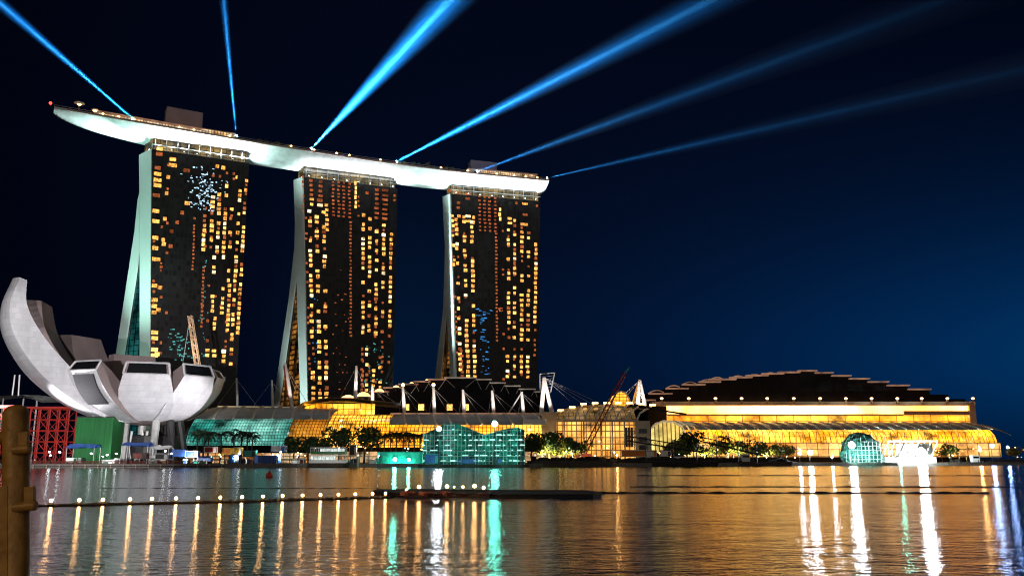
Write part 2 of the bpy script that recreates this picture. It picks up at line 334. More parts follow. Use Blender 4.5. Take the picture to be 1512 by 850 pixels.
def tower(name, label, A, B, bl, br_, turn, front, rear, atr, wins):
    pa, pb = atz(*A, TOP), atz(*B, TOP)
    u = Vector((pb.x - pa.x, pb.y - pa.y, 0)).normalized(); nrm = Vector((-u.y, u.x, 0))
    b0 = on_plane(*bl, pa, nrm); b1 = on_plane(*br_, pb, nrm)
    b0 = pa + (b0 - pa) * ((pa.z - GZ) / (pa.z - b0.z)); b1 = pb + (b1 - pb) * ((pb.z - GZ) / (pb.z - b1.z))
    hd = math.atan2(u.y, u.x) + R(90 + turn); nv = Vector((math.cos(hd), math.sin(hd), 0))
    t = thing('hotel_tower', b0, label, 'hotel tower', 'hotel towers')
    en = nv.cross((pa - b0).normalized())
    fs = MB(); fs.prism([b0, b1, pb, pa], nv * 11)
    # local frame turned so texture x runs along the facade
    def build_local(mb, nm, m, par=t):
        o = mb.build(nm, m); rot = Matrix.Rotation(math.atan2(u.y, u.x), 4, 'Z')
        inv = (Matrix.Translation(b0) @ rot).inverted(); o.data.transform(inv); o.parent = par; o.matrix_local = rot; return o
    fo = build_local(fs, 'front_slab', M['curtain'])
    ex = [on_plane(x, y, pa, en) for x, y in front]
    f1 = MB(); f1.prism([p - u * 0.35 for p in ex], u * 0.9); build_local(f1, 'front_fin', M['fin']); 
    er = [on_plane(x, y, pa, en) for x, y in rear]
    f2 = MB(); f2.prism([p - u * 0.35 for p in er], u * 0.8); build_local(f2, 'rear_fin', M['fin'])
    L_ = (b1 - b0).length
    f3 = MB(); f3.prism([p + u * 0.55 for p in er], u * (L_ - 2)); build_local(f3, 'rear_slab', M['curtain'])
    ea = [on_plane(x, y, pa, en) for x, y in atr]
    f4 = MB(); f4.prism([p + u * 0.8 for p in ea], u * 1.0); build_local(f4, 'atrium_glass', M['atrium' if turn > 20 else 'atrium_amber'])
    # crown under the sky deck
    cr = MB(); cr.prism([pa + u * 1.0 + nv * 0.6, pb - u * 1.5 + nv * 0.6, pb - u * 1.5 + nv * 10, pa + u * 1.0 + nv * 10], (0, 0, 7.2)); build_local(cr, 'crown', M['crown'])
    cl = MB()
    n_ = 9
    for i in range(n_):
        p = pa.lerp(pb, (i + 0.3) / n_) + nv * 0.2; cl.box((p.x, p.y, p.z + 3.4), (0.45, 0.45, 6.8), math.atan2(u.y, u.x))
    a_, c_ = pa + nv * 0.1 + Vector((0, 0, 3.3)), pb + nv * 0.1 + Vector((0, 0, 3.3)); cl.tube([a_, c_], 0.35, 4)
    build_local(cl, 'crown_columns', M['steel'])
    # lit windows, plus glowing panes that stand for reflections
    done = 0; rest = {}
    rz = math.atan2(u.y, u.x)
    wins.sort(key=lambda q_: -q_[2] * q_[3])
    for (s, v, ww, hh, m) in wins:
        lo = b0.lerp(b1, s); hi = pa.lerp(pb, s); p = lo.lerp(hi, v) - nrm * 0.02
        if done < 100:
            o = bpy.data.objects.new('window', window_mesh(ww, hh, m)); COL.objects.link(o); o.parent = t; o.location = p - b0; o.rotation_euler = (0, 0, rz); done += 1
        else: rest.setdefault(m, MB()).box(p, (ww, 0.5, hh), rz)
    ml = list(rest)
    if ml:
        mb = MB()
        for i, m in enumerate(ml):
            mb.mi = i; mb.add(rest[m].v, rest[m].f)
        o = mb.build('windows_and_glints', [M[m] for m in ml], t); tag(o, kind='stuff')
    # floodlights that wash the end fins, standing on the ground beside the tower
    TW.append(dict(pa=pa, pb=pb, b0=b0, b1=b1, u=u, nv=nv, nrm=nrm))
    return t
# window layouts read from the photograph: facade fractions (s across, v up from ground)
def rowv(y, ytop, ybot): return 1 - (y - ytop) / (ybot - ytop)
def bays(spec, y0, ytop, yb, step=7.2):
    """spec: (s, from y, to y, density, material, width m, height m)"""
    out = []; rnd = random.Random(y0)
    for s, ya, yz, dens, m, ww, hh in spec:
        y = ya
        while y < yz:
            if rnd.random() < min(1, dens * 1.15):
                mm = m
                if m == 'w_amber' and rnd.random() < 0.09: mm = 'w_white'
                elif m == 'w_amber' and rnd.random() < 0.22: mm = 'w_yellow'
                elif m == 'w_amber' and rnd.random() < 0.12: mm = 'w_dim'
                out.append((s + rnd.uniform(-0.004, 0.004), rowv(y + rnd.uniform(-0.4, 0.4), ytop, yb), ww * rnd.uniform(0.68, 0.98), hh * rnd.uniform(0.66, 0.9), mm))
            y += step
    return out
def glints(n, s0, s1, ya, yb_, ytop, yb, m, seed, mx=1.6):  # scattered glowing panes; the cool and teal ones imitate reflections in the glass
    rnd = random.Random(seed); out = []
    for _ in range(n):
        s = rnd.gauss((s0 + s1) / 2, (s1 - s0) / 4); y = rnd.uniform(ya, yb_)
        out.append((s, rowv(y, ytop, yb), rnd.uniform(0.3, mx), rnd.uniform(0.25, 0.9), m))
    return out
A_ = 'w_amber'; D_ = 'w_dim'; Y_ = 'w_yellow'
# tower by the lotus museum
YT, YB = 230, 672
x1 = lambda x: (x - 223.5) / (364 - 223.5)
w1 = []
for x, y, ww, m in [(234.5, 228, 3.8, Y_), (234, 236, 4, D_), (253, 241, 4, A_), (253, 250, 5, A_), (273, 255, 4, D_), (232, 257, 3.6, D_), (232, 266, 4.4, A_), (232, 275, 4.8, A_), (232, 283, 4.6, A_), (247, 268.5, 2.2, A_), (245, 293, 2.0, A_),
        (230, 298, 4.4, D_), (275, 304, 3.2, A_), (230, 321, 4.0, A_), (243, 331, 2.2, A_), (229, 336, 4.2, A_), (268, 319, 2.2, D_), (261, 334, 2.2, D_), (253, 348, 2.2, D_), (252, 370, 2.4, D_), (227, 360, 3.6, A_), (241, 362, 2.0, A_), (242, 368, 2.4, A_), (227, 375, 3.6, A_),
        (226, 391, 5, A_), (226, 429, 3.2, A_), (237, 431, 2.6, A_), (226, 449, 3.6, A_), (227, 458, 3.2, Y_), (235, 463, 2.6, A_), (226, 467, 3, A_), (226, 495, 4, Y_), (226, 503, 4, Y_), (226, 519, 4, Y_), (234, 525, 3, Y_), (226, 527, 4, Y_),
        (317, 242, 2.2, A_), (326, 243, 2.4, A_)]:
    w1.append((max(x1(x), ww * 0.475 / 57 + 0.012), rowv(y, YT, YB), ww * 0.95, 2.3, m))
w1 += bays([(x1(346), 255, 262, .8, A_, 1.6, 2.5), (x1(352), 275, 540, .62, A_, 2.2, 2.6), (x1(361), 258, 490, .62, A_, 2.2, 2.7), (x1(341), 290, 420, .4, A_, 2.2, 2.6), (x1(344), 420, 490, .8, A_, 2.2, 2.6),
            (x1(332), 270, 380, .5, A_, 2.4, 2.7), (x1(322), 285, 380, .55, A_, 2.6, 2.7), (x1(312), 290, 360, .62, A_, 2.6, 2.7), (x1(301), 320, 374, .75, A_, 2.4, 2.6), (x1(318), 380, 460, .5, A_, 2.2, 2.6), (x1(334), 425, 462, .7, A_, 2.2, 2.6), (x1(323), 470, 490, .9, A_, 2.2, 2.8),
            (x1(340), 516, 532, .9, A_, 2.6, 2.6), (x1(324), 516, 524, .9, A_, 2.6, 2.6), (x1(313), 516, 524, .9, A_, 2.6, 2.6)], 3, YT, YB)
w1 += bays([(x1(286), 325, 402, .8, D_, 1.3, 1.6), (x1(302), 396, 486, .95, D_, 1.5, 1.7), (x1(238), 396, 412, .8, D_, 1.2, 1.5)], 5, YT, YB, 5.4)
def dims(xs, f, ya, yb_, dens, seed):
    return bays([(f(x), ya, yb_, dens, 'w_dim', 1.7, 2.0) for x in xs], seed, YT, YB)
w1 += dims((228, 239, 247, 303, 312, 322, 332, 342, 352, 361), x1, 250, 530, .13, 71)
w1 += glints(85, x1(274), x1(312), 246, 312, YT, YB, 'glint_cool', 1) + glints(40, x1(292), x1(330), 262, 312, YT, YB, 'glint_cool', 2, 1.2) + glints(60, x1(254), x1(292), 486, 532, YT, YB, 'glint_teal', 3) + glints(26, x1(296), x1(312), 380, 530, YT, YB, 'glint_teal', 4, 0.9)
tower('hotel_tower', 'dark hotel tower behind the white lotus museum, with pale sparkles high on its facade', (224, 220), (368, 241), (222, 522), (351.5, 530), 27,
      [(224, 220), (206, 229), (207, 330), (207, 522), (207.5, 668), (222, 668), (222, 522)],
      [(206.3, 285), (206.6, 352), (203, 395), (183.5, 522), (164, 665), (151, 665), (172, 522), (199.5, 340), (204, 295)],
      [(206.8, 352), (207.2, 522), (207.4, 665), (164, 665), (183.5, 522), (203, 395)], w1)
# middle tower
YT, YB = 270, 672
x2 = lambda x: (x - 452) / (585 - 452)
w2 = bays([(x2(455), 310, 400, .3, D_, 1.8, 2.2), (x2(460), 320, 590, .55, A_, 2.6, 2.7), (x2(470), 320, 590, .5, A_, 2.8, 2.7), (x2(480), 305, 590, .52, A_, 2.8, 2.8), (x2(536), 310, 490, .5, A_, 2.4, 2.7), (x2(545.5), 322, 500, .55, A_, 2.4, 2.7), (x2(555.5), 340, 500, .5, A_, 2.6, 2.7), (x2(566), 322, 500, .45, A_, 2.6, 2.8), (x2(577), 335, 500, .62, A_, 2.4, 2.7),
           (x2(535), 515, 585, .7, D_, 2.0, 2.4), (x2(542), 515, 585, .6, A_, 2.2, 2.4), (x2(553), 530, 585, .6, A_, 2.2, 2.4), (x2(563), 525, 585, .5, A_, 2.2, 2.4)], 11, YT, YB)
w2 += bays([(x2(452), 270, 330, .5, D_, 1.4, 2.2), (x2(463), 274, 300, .95, D_, 3.0, 2.4), (x2(476), 274, 300, .95, D_, 3.2, 2.4), (x2(463), 302, 312, 1, A_, 3.0, 2.4), (x2(475), 302, 312, 1, A_, 3.8, 2.4), (x2(484), 308, 345, .9, A_, 2.4, 2.6), (x2(525), 270, 312, .75, Y_, 1.8, 3.2), (x2(529), 290, 320, .7, D_, 1.4, 1.6), (x2(541), 283, 290, 1, D_, 2.4, 2.4),
            (x2(555), 276, 322, .85, D_, 3.4, 2.0), (x2(567), 276, 322, .95, D_, 4.6, 2.0), (x2(581), 282, 290, 1, D_, 2, 2.2)], 12, YT, YB)
for c in (493, 501, 508, 516):
    w2 += bays([(x2(c), 272, 326, .96, D_, 2.0, 1.5)], c, YT, YB, 5.6)
w2 += bays([(x2(517.5), 330, 500, .96, D_, 1.7, 1.5)], 14, YT, YB, 5.2)
w2 += dims((455, 461, 470, 480, 536, 545.5, 555.5, 566, 577), x2, 330, 588, .22, 72)
w2 += glints(26, x2(490), x2(515), 400, 585, YT, YB, D_, 6, 1.4) + glints(14, x2(460), x2(472), 440, 560, YT, YB, 'w_blue', 7) + glints(40, x2(535), x2(572), 505, 580, YT, YB, 'glint_teal', 8, 1.4)
tower('hotel_tower', 'middle hotel tower of the row, beside the tall red and white mast', (447, 261), (587, 278), (455, 590), (580.5, 590), 15,
      [(447, 261), (434, 266), (438, 380), (440, 470), (444, 590), (446.5, 672), (457, 672), (455, 590)],
      [(436.5, 320), (438.3, 385), (438.6, 402), (434, 440), (417, 565), (401, 672), (392, 672), (408.5, 565), (427, 440), (435.3, 365)],
      [(438.8, 402), (440.2, 470), (444, 590), (446.2, 672), (401, 672), (417, 565), (434, 440)], w2)
# third tower
YT, YB = 292, 672
x3 = lambda x: (x - 668) / (797 - 668)
w3 = bays([(x3(670), 325, 400, .5, A_, 2.2, 2.6), (x3(675), 330, 560, .52, A_, 2.6, 2.7), (x3(686), 325, 560, .5, A_, 2.8, 2.7), (x3(697), 325, 560, .52, A_, 2.8, 2.8), (x3(750), 340, 500, .6, A_, 2.6, 2.7), (x3(759), 325, 500, .5, A_, 2.4, 2.7), (x3(770), 335, 505, .62, A_, 2.8, 2.8), (x3(780), 335, 505, .52, A_, 2.8, 2.7), (x3(791), 330, 500, .6, A_, 2.4, 2.8),
           (x3(748), 525, 560, .8, A_, 2.6, 2.6), (x3(759), 525, 560, .7, A_, 2.6, 2.6), (x3(770), 525, 560, .6, A_, 2.6, 2.6), (x3(780), 525, 560, .8, A_, 2.6, 2.6), (x3(677), 520, 560, .8, D_, 2.6, 2.6), (x3(687), 520, 560, .8, A_, 2.4, 2.6)], 21, YT, YB)
w3 += bays([(x3(667), 288, 292, 1, D_, 3, 2.2), (x3(679), 290, 318, .8, D_, 2.8, 2.4), (x3(692), 290, 300, .9, D_, 4, 2.4), (x3(679), 325, 332, 1, A_, 2.6, 2.4), (x3(692), 324, 332, 1, A_, 4, 2.4), (x3(700), 325, 335, 1, A_, 2, 3), (x3(738), 310, 335, .5, Y_, 2.0, 3.2), (x3(752), 322, 336, .9, A_, 3.4, 2.4), (x3(774), 298, 304, 1, A_, 5.2, 2.4), (x3(792), 300, 306, 1, D_, 2, 2.4), (x3(775), 315, 320, 1, D_, 5.2, 2.0), (x3(773), 330, 334, 1, A_, 7, 2.4), (x3(762), 298, 302, 1, D_, 2, 2.4)], 22, YT, YB)
for c in (709, 716, 723, 731):
    w3 += bays([(x3(c), 293, 346, .96, D_, 2.0, 1.5)], c, YT, YB, 5.6)
w3 += bays([(x3(732), 347, 505, .96, D_, 1.8, 1.6)], 24, YT, YB, 5.2)
w3 += dims((670, 676, 686, 697, 742, 750, 759, 770, 780, 791), x3, 335, 560, .22, 73)
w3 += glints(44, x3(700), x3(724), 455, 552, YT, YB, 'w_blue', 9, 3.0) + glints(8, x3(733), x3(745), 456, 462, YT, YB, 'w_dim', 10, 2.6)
tower('hotel_tower', 'hotel tower standing behind the tiered black theatre roof, third from the lotus museum', (665, 286), (798, 297), (673.5, 556), (794.5, 566), 10,
      [(665, 286), (654, 290.5), (659, 400), (661, 480), (666, 556), (671, 672), (681, 672), (673.5, 556)],
      [(657.5, 350), (659.6, 430), (660, 455), (651.5, 556), (640, 672), (631, 672), (643, 556), (655, 455), (657, 390)],
      [(660.2, 455), (661, 480), (666, 556), (671, 672), (640, 672), (651.5, 556)], w3)

# ------------------------------------------------------------------ the sky deck on top of the three towers
RZ = 204.5
rim_px = [(73.6, 160.5), (100, 163.3), (139, 168.5), (180, 177), (222, 187), (292, 197.5), (368, 209), (419, 218), (480, 227.5), (578, 242), (678, 254.5), (740, 261), (797, 266), (811, 267)]
rim = [atz(x, y, RZ) for x, y in rim_px]
# resample the rim, smooth plan curve
import bisect
def interp(pts, n):
    d = [0]
    for a, b in zip(pts, pts[1:]): d.append(d[-1] + (b - a).length)
    # quadratic least-squares fit of the plan: a deck in a gentle arc
    T = [x / d[-1] for x in d]
    def fit(vals, deg=3):
        import numpy as np
        c = np.polyfit(T, vals, deg); return lambda t: float(np.polyval(c, t))
    fx, fy = fit([p.x for p in pts]), fit([p.y for p in pts])
    return [Vector((fx(i / n), fy(i / n), RZ)) for i in range(n + 1)], d[-1]
NS = 150
RIM, LEN = interp(rim, NS)
def hull_half(t):     # half width of the deck along its length
    a = min(1, t / 0.34); b = min(1, (1 - t) / 0.05)
    return 18.5 * (1 - (1 - a) ** 2.2) ** 0.52 * (0.80 + 0.20 * (1 - (1 - b) ** 2) ** 0.5)
def hull_depth(t):
    a = min(1, t / 0.30); b = min(1, (1 - t) / 0.04)
    return 7.8 * (1 - (1 - a) ** 2) ** 0.42 * (0.55 + 0.45 * (1 - (1 - b) ** 2) ** 0.5)
def nearest_t(p): return min(range(NS + 1), key=lambda i: (RIM[i].xy - p.xy).length) / NS
NOT = [(nearest_t(k['pa']) - 0.006, nearest_t(k['pb']) - 0.004) for k in TW]
rings = []; stations = []
ts = [i / NS for i in range(NS + 1)]
for a, b in NOT: ts += [a, a + 0.0015, b, b - 0.0015]
ts = sorted(t for t in ts if 0.0 < t <= 1)
def frame(t):
    i = min(NS - 1, int(t * NS)); f_ = t * NS - i; p = RIM[i].lerp(RIM[i + 1], f_)
    d = (RIM[min(NS, i + 2)] - RIM[max(0, i - 1)]).normalized(); return p, d, Vector((-d.y, d.x, 0))
def hull_ring(t, inset=0.0):
    p, d, n = frame(t); w_, dp = hull_half(t), hull_depth(t); cut = 99
    for a, b in NOT:
        if a < t < b: cut = 5.2
    r_ = [p + Vector((0, 0, 1.3)), p]
    K = 22
    for k in range(1, K):
        q_ = -1 + 2.0 * k / K
        z = dp * (1 - abs(q_) ** 1.75)
        r_.append(p + n * (w_ + w_ * q_) + Vector((0, 0, -min(z, cut))))
    e = p + n * (2 * w_); r_ += [e, e + Vector((0, 0, 1.3))]
    return r_
deck = thing('sky_deck', RIM[NS // 2], 'long curved boat shaped sky deck resting across the tops of the three hotel towers', 'sky deck')
rings = [hull_ring(max(t, 0.004)) for t in ts]
hb = MB(); hb.loft(rings, close=True)
M['hull'] = panel_mat('white hull panels', (0.68, 0.73, 0.74), 4.5, 1.6, 0.03)
fixn(hb.build('hull', M['hull'], deck, smooth=False))
db = MB(); db.loft([[r_[0] + (r_[-1] - r_[0]) * 0.02 + Vector((0, 0, -0.5)), r_[-1] + Vector((0, 0, -0.5))] for r_ in rings], close=False); 
rb = MB()
rb.tube([frame(t)[0] + frame(t)[2] * 0.3 + Vector((0, 0, 2.4)) for t in ts[::3]], 0.14, 5)
for t in ts[::2]:
    p, d, n = frame(t); rb.tube([p + n * 0.3 + Vector((0, 0, 1.2)), p + n * 0.3 + Vector((0, 0, 2.4))], 0.07, 4)
rb.build('railing', M['steel'], deck)
rimw = MB(); rimw.loft([[frame(t)[0] + Vector((0, 0, z)) - frame(t)[2] * o_ for z, o_ in ((0.1, 0.05), (0.1, 0.35), (1.35, 0.35), (1.35, 0.05))] for t in ts if t > 0.02], close=True)
M['rimband'] = mat('copper rim band', (0.42, 0.30, 0.26), 0.5, var=0.15, scale=0.2)
fixn(rimw.build('rim_band', M['rimband'], deck))
def on_deck(px, py, q_=6.0):
    """point on the deck under photo column px, q metres in from the rim"""
    best = min(range(NS + 1), key=lambda i: abs(PX + F * RIM[i].x / (RIM[i].y * math.cos(TH) + (RZ - EYE) * math.sin(TH)) - px))
    p, d, n = frame(best / NS); return p + n * q_ + Vector((0, 0, 1.3)), d, n
def deck_box(name, px, q_, length, width, h, m, z=0.0, par=deck, label=None):
    p, d, n = on_deck(px, 0, q_); b = MB(); b.box((p.x, p.y, p.z + z + h / 2), (length, width, h), math.atan2(d.y, d.x)); o = b.build(name, M[m], par)
    if label: o['label'] = label
    return o
M['core'] = mat('brown grey lift core cladding', (0.36, 0.29, 0.30), 0.8, var=0.12, scale=0.1)
M['deck_glass'] = glow_glass('deck pavilion glass', (1.0, 0.55, 0.22), (1.0, 0.75, 0.5), 0.9, 1.6, 1.7, 0.22, 0.25, 0.9, False, lamps=1.0)
deck_box('lift_core', 273, 16, 22, 8, 17.5, 'core', label='larger blocky lift core'); deck_box('lift_core', 722, 16, 20, 8, 13.5, 'core', label='smaller blocky lift core')
deck_box('restaurant', 232, 9, 66, 5, 3.6, 'deck_glass'); deck_box('restaurant_roof', 232, 9, 69, 7, 0.9, 'strip', 3.61)
deck_box('bar_pavilion', 322, 5, 20, 4, 3.4, 'deck_glass'); deck_box('bar_roof', 322, 5, 21, 5, 0.5, 'rimband', 3.41)
deck_box('club_pavilion', 752, 6, 42, 5, 3.6, 'deck_glass'); deck_box('club_roof', 752, 6, 46, 6.5, 0.8, 'rimband', 3.61)
deck_box('service_box', 700, 5, 8, 4, 3.6, 'white')
for px in (152, 176, 196, 262, 288, 340, 430, 465, 496, 518, 562, 652, 690, 733, 758, 778, 795):
    p, d, n = on_deck(px, 0, 1.2); b = MB(); b.lathe([(0.5, 0), (0.35, 0.5), (0.9, 1.1), (0.1, 1.8)], p, 6); b.build('deck_lamp', M['b_lamp'], deck)
p, d, n = on_deck(76, 0, 0.6); b = MB(); b.tube([p, p + Vector((0, 0, 1.2))], 0.15, 5); bo = b.build('beacon', M['steel'], deck); b = MB(); b.ball(p + Vector((0, 0, 1.8)), 0.9, 8); bo2 = b.build('beacon_bulb', M['b_red'], None); bo2.data.transform(Matrix.Translation(-Vector(deck['_o']))); bo2.parent = bo
for k, px in enumerate((114.5, 139)):
    p, d, n = on_deck(px, 0, 3.0); pt = thing('parasol_light', p, ('taller' if k == 0 else 'shorter') + ' lit mushroom shaped lamp near the pointed bow of the sky deck', 'lamp', 'mushroom lamps on the sky deck')
    hh = 5.5 if k == 0 else 3.2
    b = MB(); b.tube([p, p + Vector((0, 0, hh))], 0.22, 6); b.build('pole', M['steel'], pt)
    b = MB(); b.lathe([(0.3, hh - 0.6), (3.0 - k, hh + 0.1), (2.8 - k, hh + 0.5), (0.4, hh + 0.9)], p, 12); b.build('canopy', M['white'], pt)
    b = MB(); b.lathe([(0.6, hh - 1.0), (1.2, hh - 0.5), (0.4, hh - 0.3)], p, 8); b.build('bulb', M['b_lamp'], pt)
# lamps of the deck: floodlights on the tower tops wash the hull from below
def spot(name, par, loc, target, energy, color, angle, blend=0.6, radius=0.3):
    l = bpy.data.lights.new(name, 'SPOT'); l.energy = energy; l.color = color; l.spot_size = R(angle); l.spot_blend = blend; l.shadow_soft_size = radius
    o = bpy.data.objects.new(name, l); COL.objects.link(o); d = Vector(target) - Vector(loc); o.rotation_euler = d.to_track_quat('-Z', 'Y').to_euler()
    if par is not None: o.parent = par; o.location = Vector(loc) - Vector(par['_o'])
    else: o.location = loc
    return o
def floodlight(loc, target, energy, color, angle, label, group=None, size=0.6, bulb='b_white', blend=0.6, pole=None, cat='floodlight'):
    loc = Vector(loc); t = thing('floodlight', loc, label, cat, group); d = (Vector(target) - loc).normalized()
    up = Vector((0, 0, pole if pole else size))
    b = MB(); b.tube([loc, loc + up], 0.12 * max(size, .5), 6); b.build('stand', M['dark'], t)
    c = loc + up; side = d.cross(Vector((0, 0, 1)));
    b = MB(); b.tube([c - d * size * 0.6, c + d * size * 0.2], [size * 0.45, size * 0.7], 8); b.build('housing', M['dark'], t)
    b = MB(); b.tube([c + d * size * 0.21, c + d * size * 0.26], size * 0.62, 8); b.build('lens', M['lens'], t)
    spot('flood_lamp', t, c + d * size * 0.5, target, energy, color, angle, blend, size * 0.5)
    return t
for ti, k in enumerate(TW):
    nm = ['the tower behind the lotus museum', 'the middle hotel tower', 'the tower behind the black theatre roof'][ti]
    for j, s in enumerate((0.06, 0.19, 0.32, 0.45, 0.57, 0.70, 0.82, 0.94)):
        base = k['pa'].lerp(k['pb'], s); loc = base - k['nrm'] * 1.2 + Vector((0, 0, 0.2)); 
        p, d, n = frame(nearest_t(base)); tgt = p - n * 0.5 + Vector((0, 0, -2.0))
        tgt = tgt if ti else p + n * 2 + Vector((0, 0, -4))
        floodlight(loc, tgt, 34000 if ti == 0 else 36000, (0.94, 0.97, 1.0), 140, 'small uplight on the roof edge of ' + nm, 'uplights on the roof edge of ' + nm, 0.5, blend=0.9)
# side floodlights wash the hull between and beyond the towers
def washlight(ti, end, target_px, q_, z, energy, label, color=(0.72, 1.0, 0.93), ang=100):
    k = TW[ti]; base = k['pa' if end == 0 else 'pb']; loc = base + k['nv'] * 4 + Vector((0, 0, 0.1)) + k['u'] * (-0.1 if end == 0 else -0.5)
    loc = loc + k['u'] * (0.8 if end == 0 else -0.8)
    p, d, n = on_deck(target_px, 0, q_); tgt = p + Vector((0, 0, z)); floodlight(loc, tgt, energy, color, ang, label, 'hull washing floodlights', 0.5, blend=0.8)
washlight(0, 0, 165, 6, -6, 70000, 'roof floodlight aimed at the near part of the pointed bow')
washlight(0, 0, 104, 6, -3, 900000, 'roof floodlight aimed at the far tip of the pointed bow', ang=38)
washlight(0, 1, 410, 8, -8, 50000, 'roof floodlight of the museum side tower')
washlight(1, 0, 405, 8, -8, 32000, 'roof floodlight of the middle tower aimed back at the first gap')
washlight(1, 1, 625, 8, -8, 50000, 'roof floodlight of the middle tower aimed along the second gap')
washlight(2, 0, 625, 8, -8, 32000, 'roof floodlight of the third tower aimed back at the second gap')
# little trees on the deck
def leafball(mb, c, r, n, sz=0.35, rnd=random, flat=0.8):
    for _ in range(n):
        v = Vector((rnd.gauss(0, 1), rnd.gauss(0, 1), rnd.gauss(0, 1))).normalized() * r * rnd.uniform(0.45, 1.0) ** 0.6; v.z *= flat
        p = Vector(c) + v; a = Vector((rnd.gauss(0, 1), rnd.gauss(0, 1), rnd.gauss(0, 1))).normalized(); b_ = a.orthogonal().normalized(); cc = a.cross(b_); s_ = sz * rnd.uniform(0.6, 1.3)
        mb.add([p - b_ * s_, p + cc * s_ * 0.6, p + b_ * s_, p - cc * s_ * 0.6], [(0, 1, 2, 3)])
M['lit_leaf'] = mat('yellow green leaves', (0.15, 0.17, 0.025), 0.6, var=0.5, scale=1)
def bush_tree(name, h, r, n, m='leaf', seed=1, sz=0.35, cl=5):
    rnd = random.Random(seed); t = thing(name, (0, 0, 0), None, None)
    b = MB(); b.tube([(0, 0, 0), (0.05 * h, 0, h * 0.3), (0, 0.03 * h, h * 0.62)], [0.05 * h * 0.7, 0.035 * h, 0.02 * h], 6)
    for k in range(4):
        a = k * 1.57 + 0.4; b.tube([(0.03 * h, 0, h * 0.4), (math.cos(a) * r * 0.6, math.sin(a) * r * 0.6, h * 0.72)], [0.02 * h, 0.008 * h], 5)
    b.build('trunk', M['bark'], t)
    b = MB()
    for k in range(cl):
        a = rnd.uniform(0, 6.28); q_ = r * rnd.uniform(0.1, 0.65); leafball(b, (math.cos(a) * q_, math.sin(a) * q_, h * rnd.uniform(0.55, 0.9)), r * rnd.uniform(0.4, 0.65), n // cl, sz, rnd)
    b.build('crown', M[m], t); return t
proto = bush_tree('deck_tree', 4.2, 2.0, 160, 'lit_leaf', 3, 0.4)
first = True
for px, q_, s_ in ((384, 3, .8), (394, 4, .9), (404, 5, .7), (412, 3, .9), (424, 4, .75), (437, 5, .8), (598, 3, .7), (612, 4, .9), (622, 3, .8), (635, 4, 1.1), (644, 5, .7), (662, 3, .8), (669, 4, .9)):
    p, d, n = on_deck(px, 0, q_); p = p - Vector((0, 0, .6))
    if first: proto.location = p; proto.scale = (s_,) * 3; o = proto; first = False
    else: o = copy_thing(proto, p, px * 1.0, scale=s_)
    o['group'] = 'small trees on the sky deck'; o['category'] = 'tree'
    o['label'] = 'small lit tree on the sky deck between the museum side tower and the middle one' if px < 500 else 'small lit tree on the sky deck between the middle and third towers'
for k, (px, w_) in enumerate(((392, 'first'), (430, 'second'), (610, 'third'), (650, 'fourth'))):
    p, d, n = on_deck(px, 0, 0.9); p = p - Vector((0, 0, .6)); floodlight(p, p + n * 3.5 + Vector((0, 0, 2.6)), 1500, (1, .85, .35), 150, 'tiny %s garden lamp before the small trees on the sky deck' % {'first': 'museum side', 'second': 'middle tower side', 'third': 'gap side', 'fourth': 'end tower side'}[w_], 'deck garden lamps', .3, blend=1)
dfl = db.build('deck_floor', M['wood'], deck)

# ------------------------------------------------------------------ searchlights and their beams (a thin column of hazy air lit by a real lamp)
def beam(px, q_, tx, ty, Yt, energy, ang, label, color=(0.015, 0.30, 1.0), dens=0.004):
    p, d, n = on_deck(px, 0, q_); p = p - Vector((0, 0, .55))
    t = thing('searchlight', p, 'searchlight on the sky deck ' + label, 'searchlight', 'searchlights on the sky deck')
    tg = at(tx, ty, Yt); ax = (tg - p).normalized(); c = p + Vector((0, 0, 1.6))
    b = MB(); b.tube([p, c], 0.4, 6); b.build('stand', M['dark'], t)
    b = MB(); b.tube([c - ax * 1.2, c + ax * 0.6], [0.8, 1.1], 12); b.build('housing', M['dark'], t)
    b = MB(); b.tube([c + ax * 0.61, c + ax * 0.7], 1.0, 12); b.build('lens', M['lens'], t)
    b = MB(); b.ball(c + ax * 0.9, 0.85, 10); b.build('bulb', M['search_glare'], t)  # glowing ball added ahead of the lens for glare at the source
    for f_, e_, col in ((1.0, 0.36, color), (0.62, 0.9, color), (0.24, 4.5, (0.05, 0.42, 1.0))):
        spot('search_lamp', t, c + ax * 1.9, c + ax * 50, energy * e_, col, ang * f_, 1.0, 0.4)
    Ln = (tg - c).length; half = math.tan(R(ang / 2)) * 1.02
    b = MB(); b.tube([c + ax * 2.0, c + ax * Ln], [0.25, half * Ln], 20)
    o = b.build('light_beam', BM); fixn(o); tag(o, 'shaft of blue light in the air from the searchlight ' + label, 'light beam', 'searchlight beams', 'stuff')
BM, n_ = newmat('hazy air'); _o = n_.nodes.new('ShaderNodeOutputMaterial'); _v = n_.nodes.new('ShaderNodeVolumePrincipled'); n_.links.new(_v.outputs[0], _o.inputs['Volume'])
M['search_glare'] = emis('searchlight glare ball', (.6, .85, 1.0), 14, False)
_t = n_.nodes.new('ShaderNodeTexCoord'); _s = n_.nodes.new('ShaderNodeSeparateXYZ'); n_.links.new(_t.outputs['Object'], _s.inputs[0]); _m = n_.nodes.new('ShaderNodeMapRange'); _m.interpolation_type = 'SMOOTHERSTEP'; n_.links.new(_s.outputs['Z'], _m.inputs[0])
_m.inputs[1].default_value = 195; _m.inputs[2].default_value = 390; _m.inputs[3].default_value = 0.0026; _m.inputs[4].default_value = 0.0003; n_.links.new(_m.outputs[0], _v.inputs['Density'])
_v.inputs['Color'].default_value = (0.9, 0.95, 1, 1); _v.inputs['Anisotropy'].default_value = 0.0
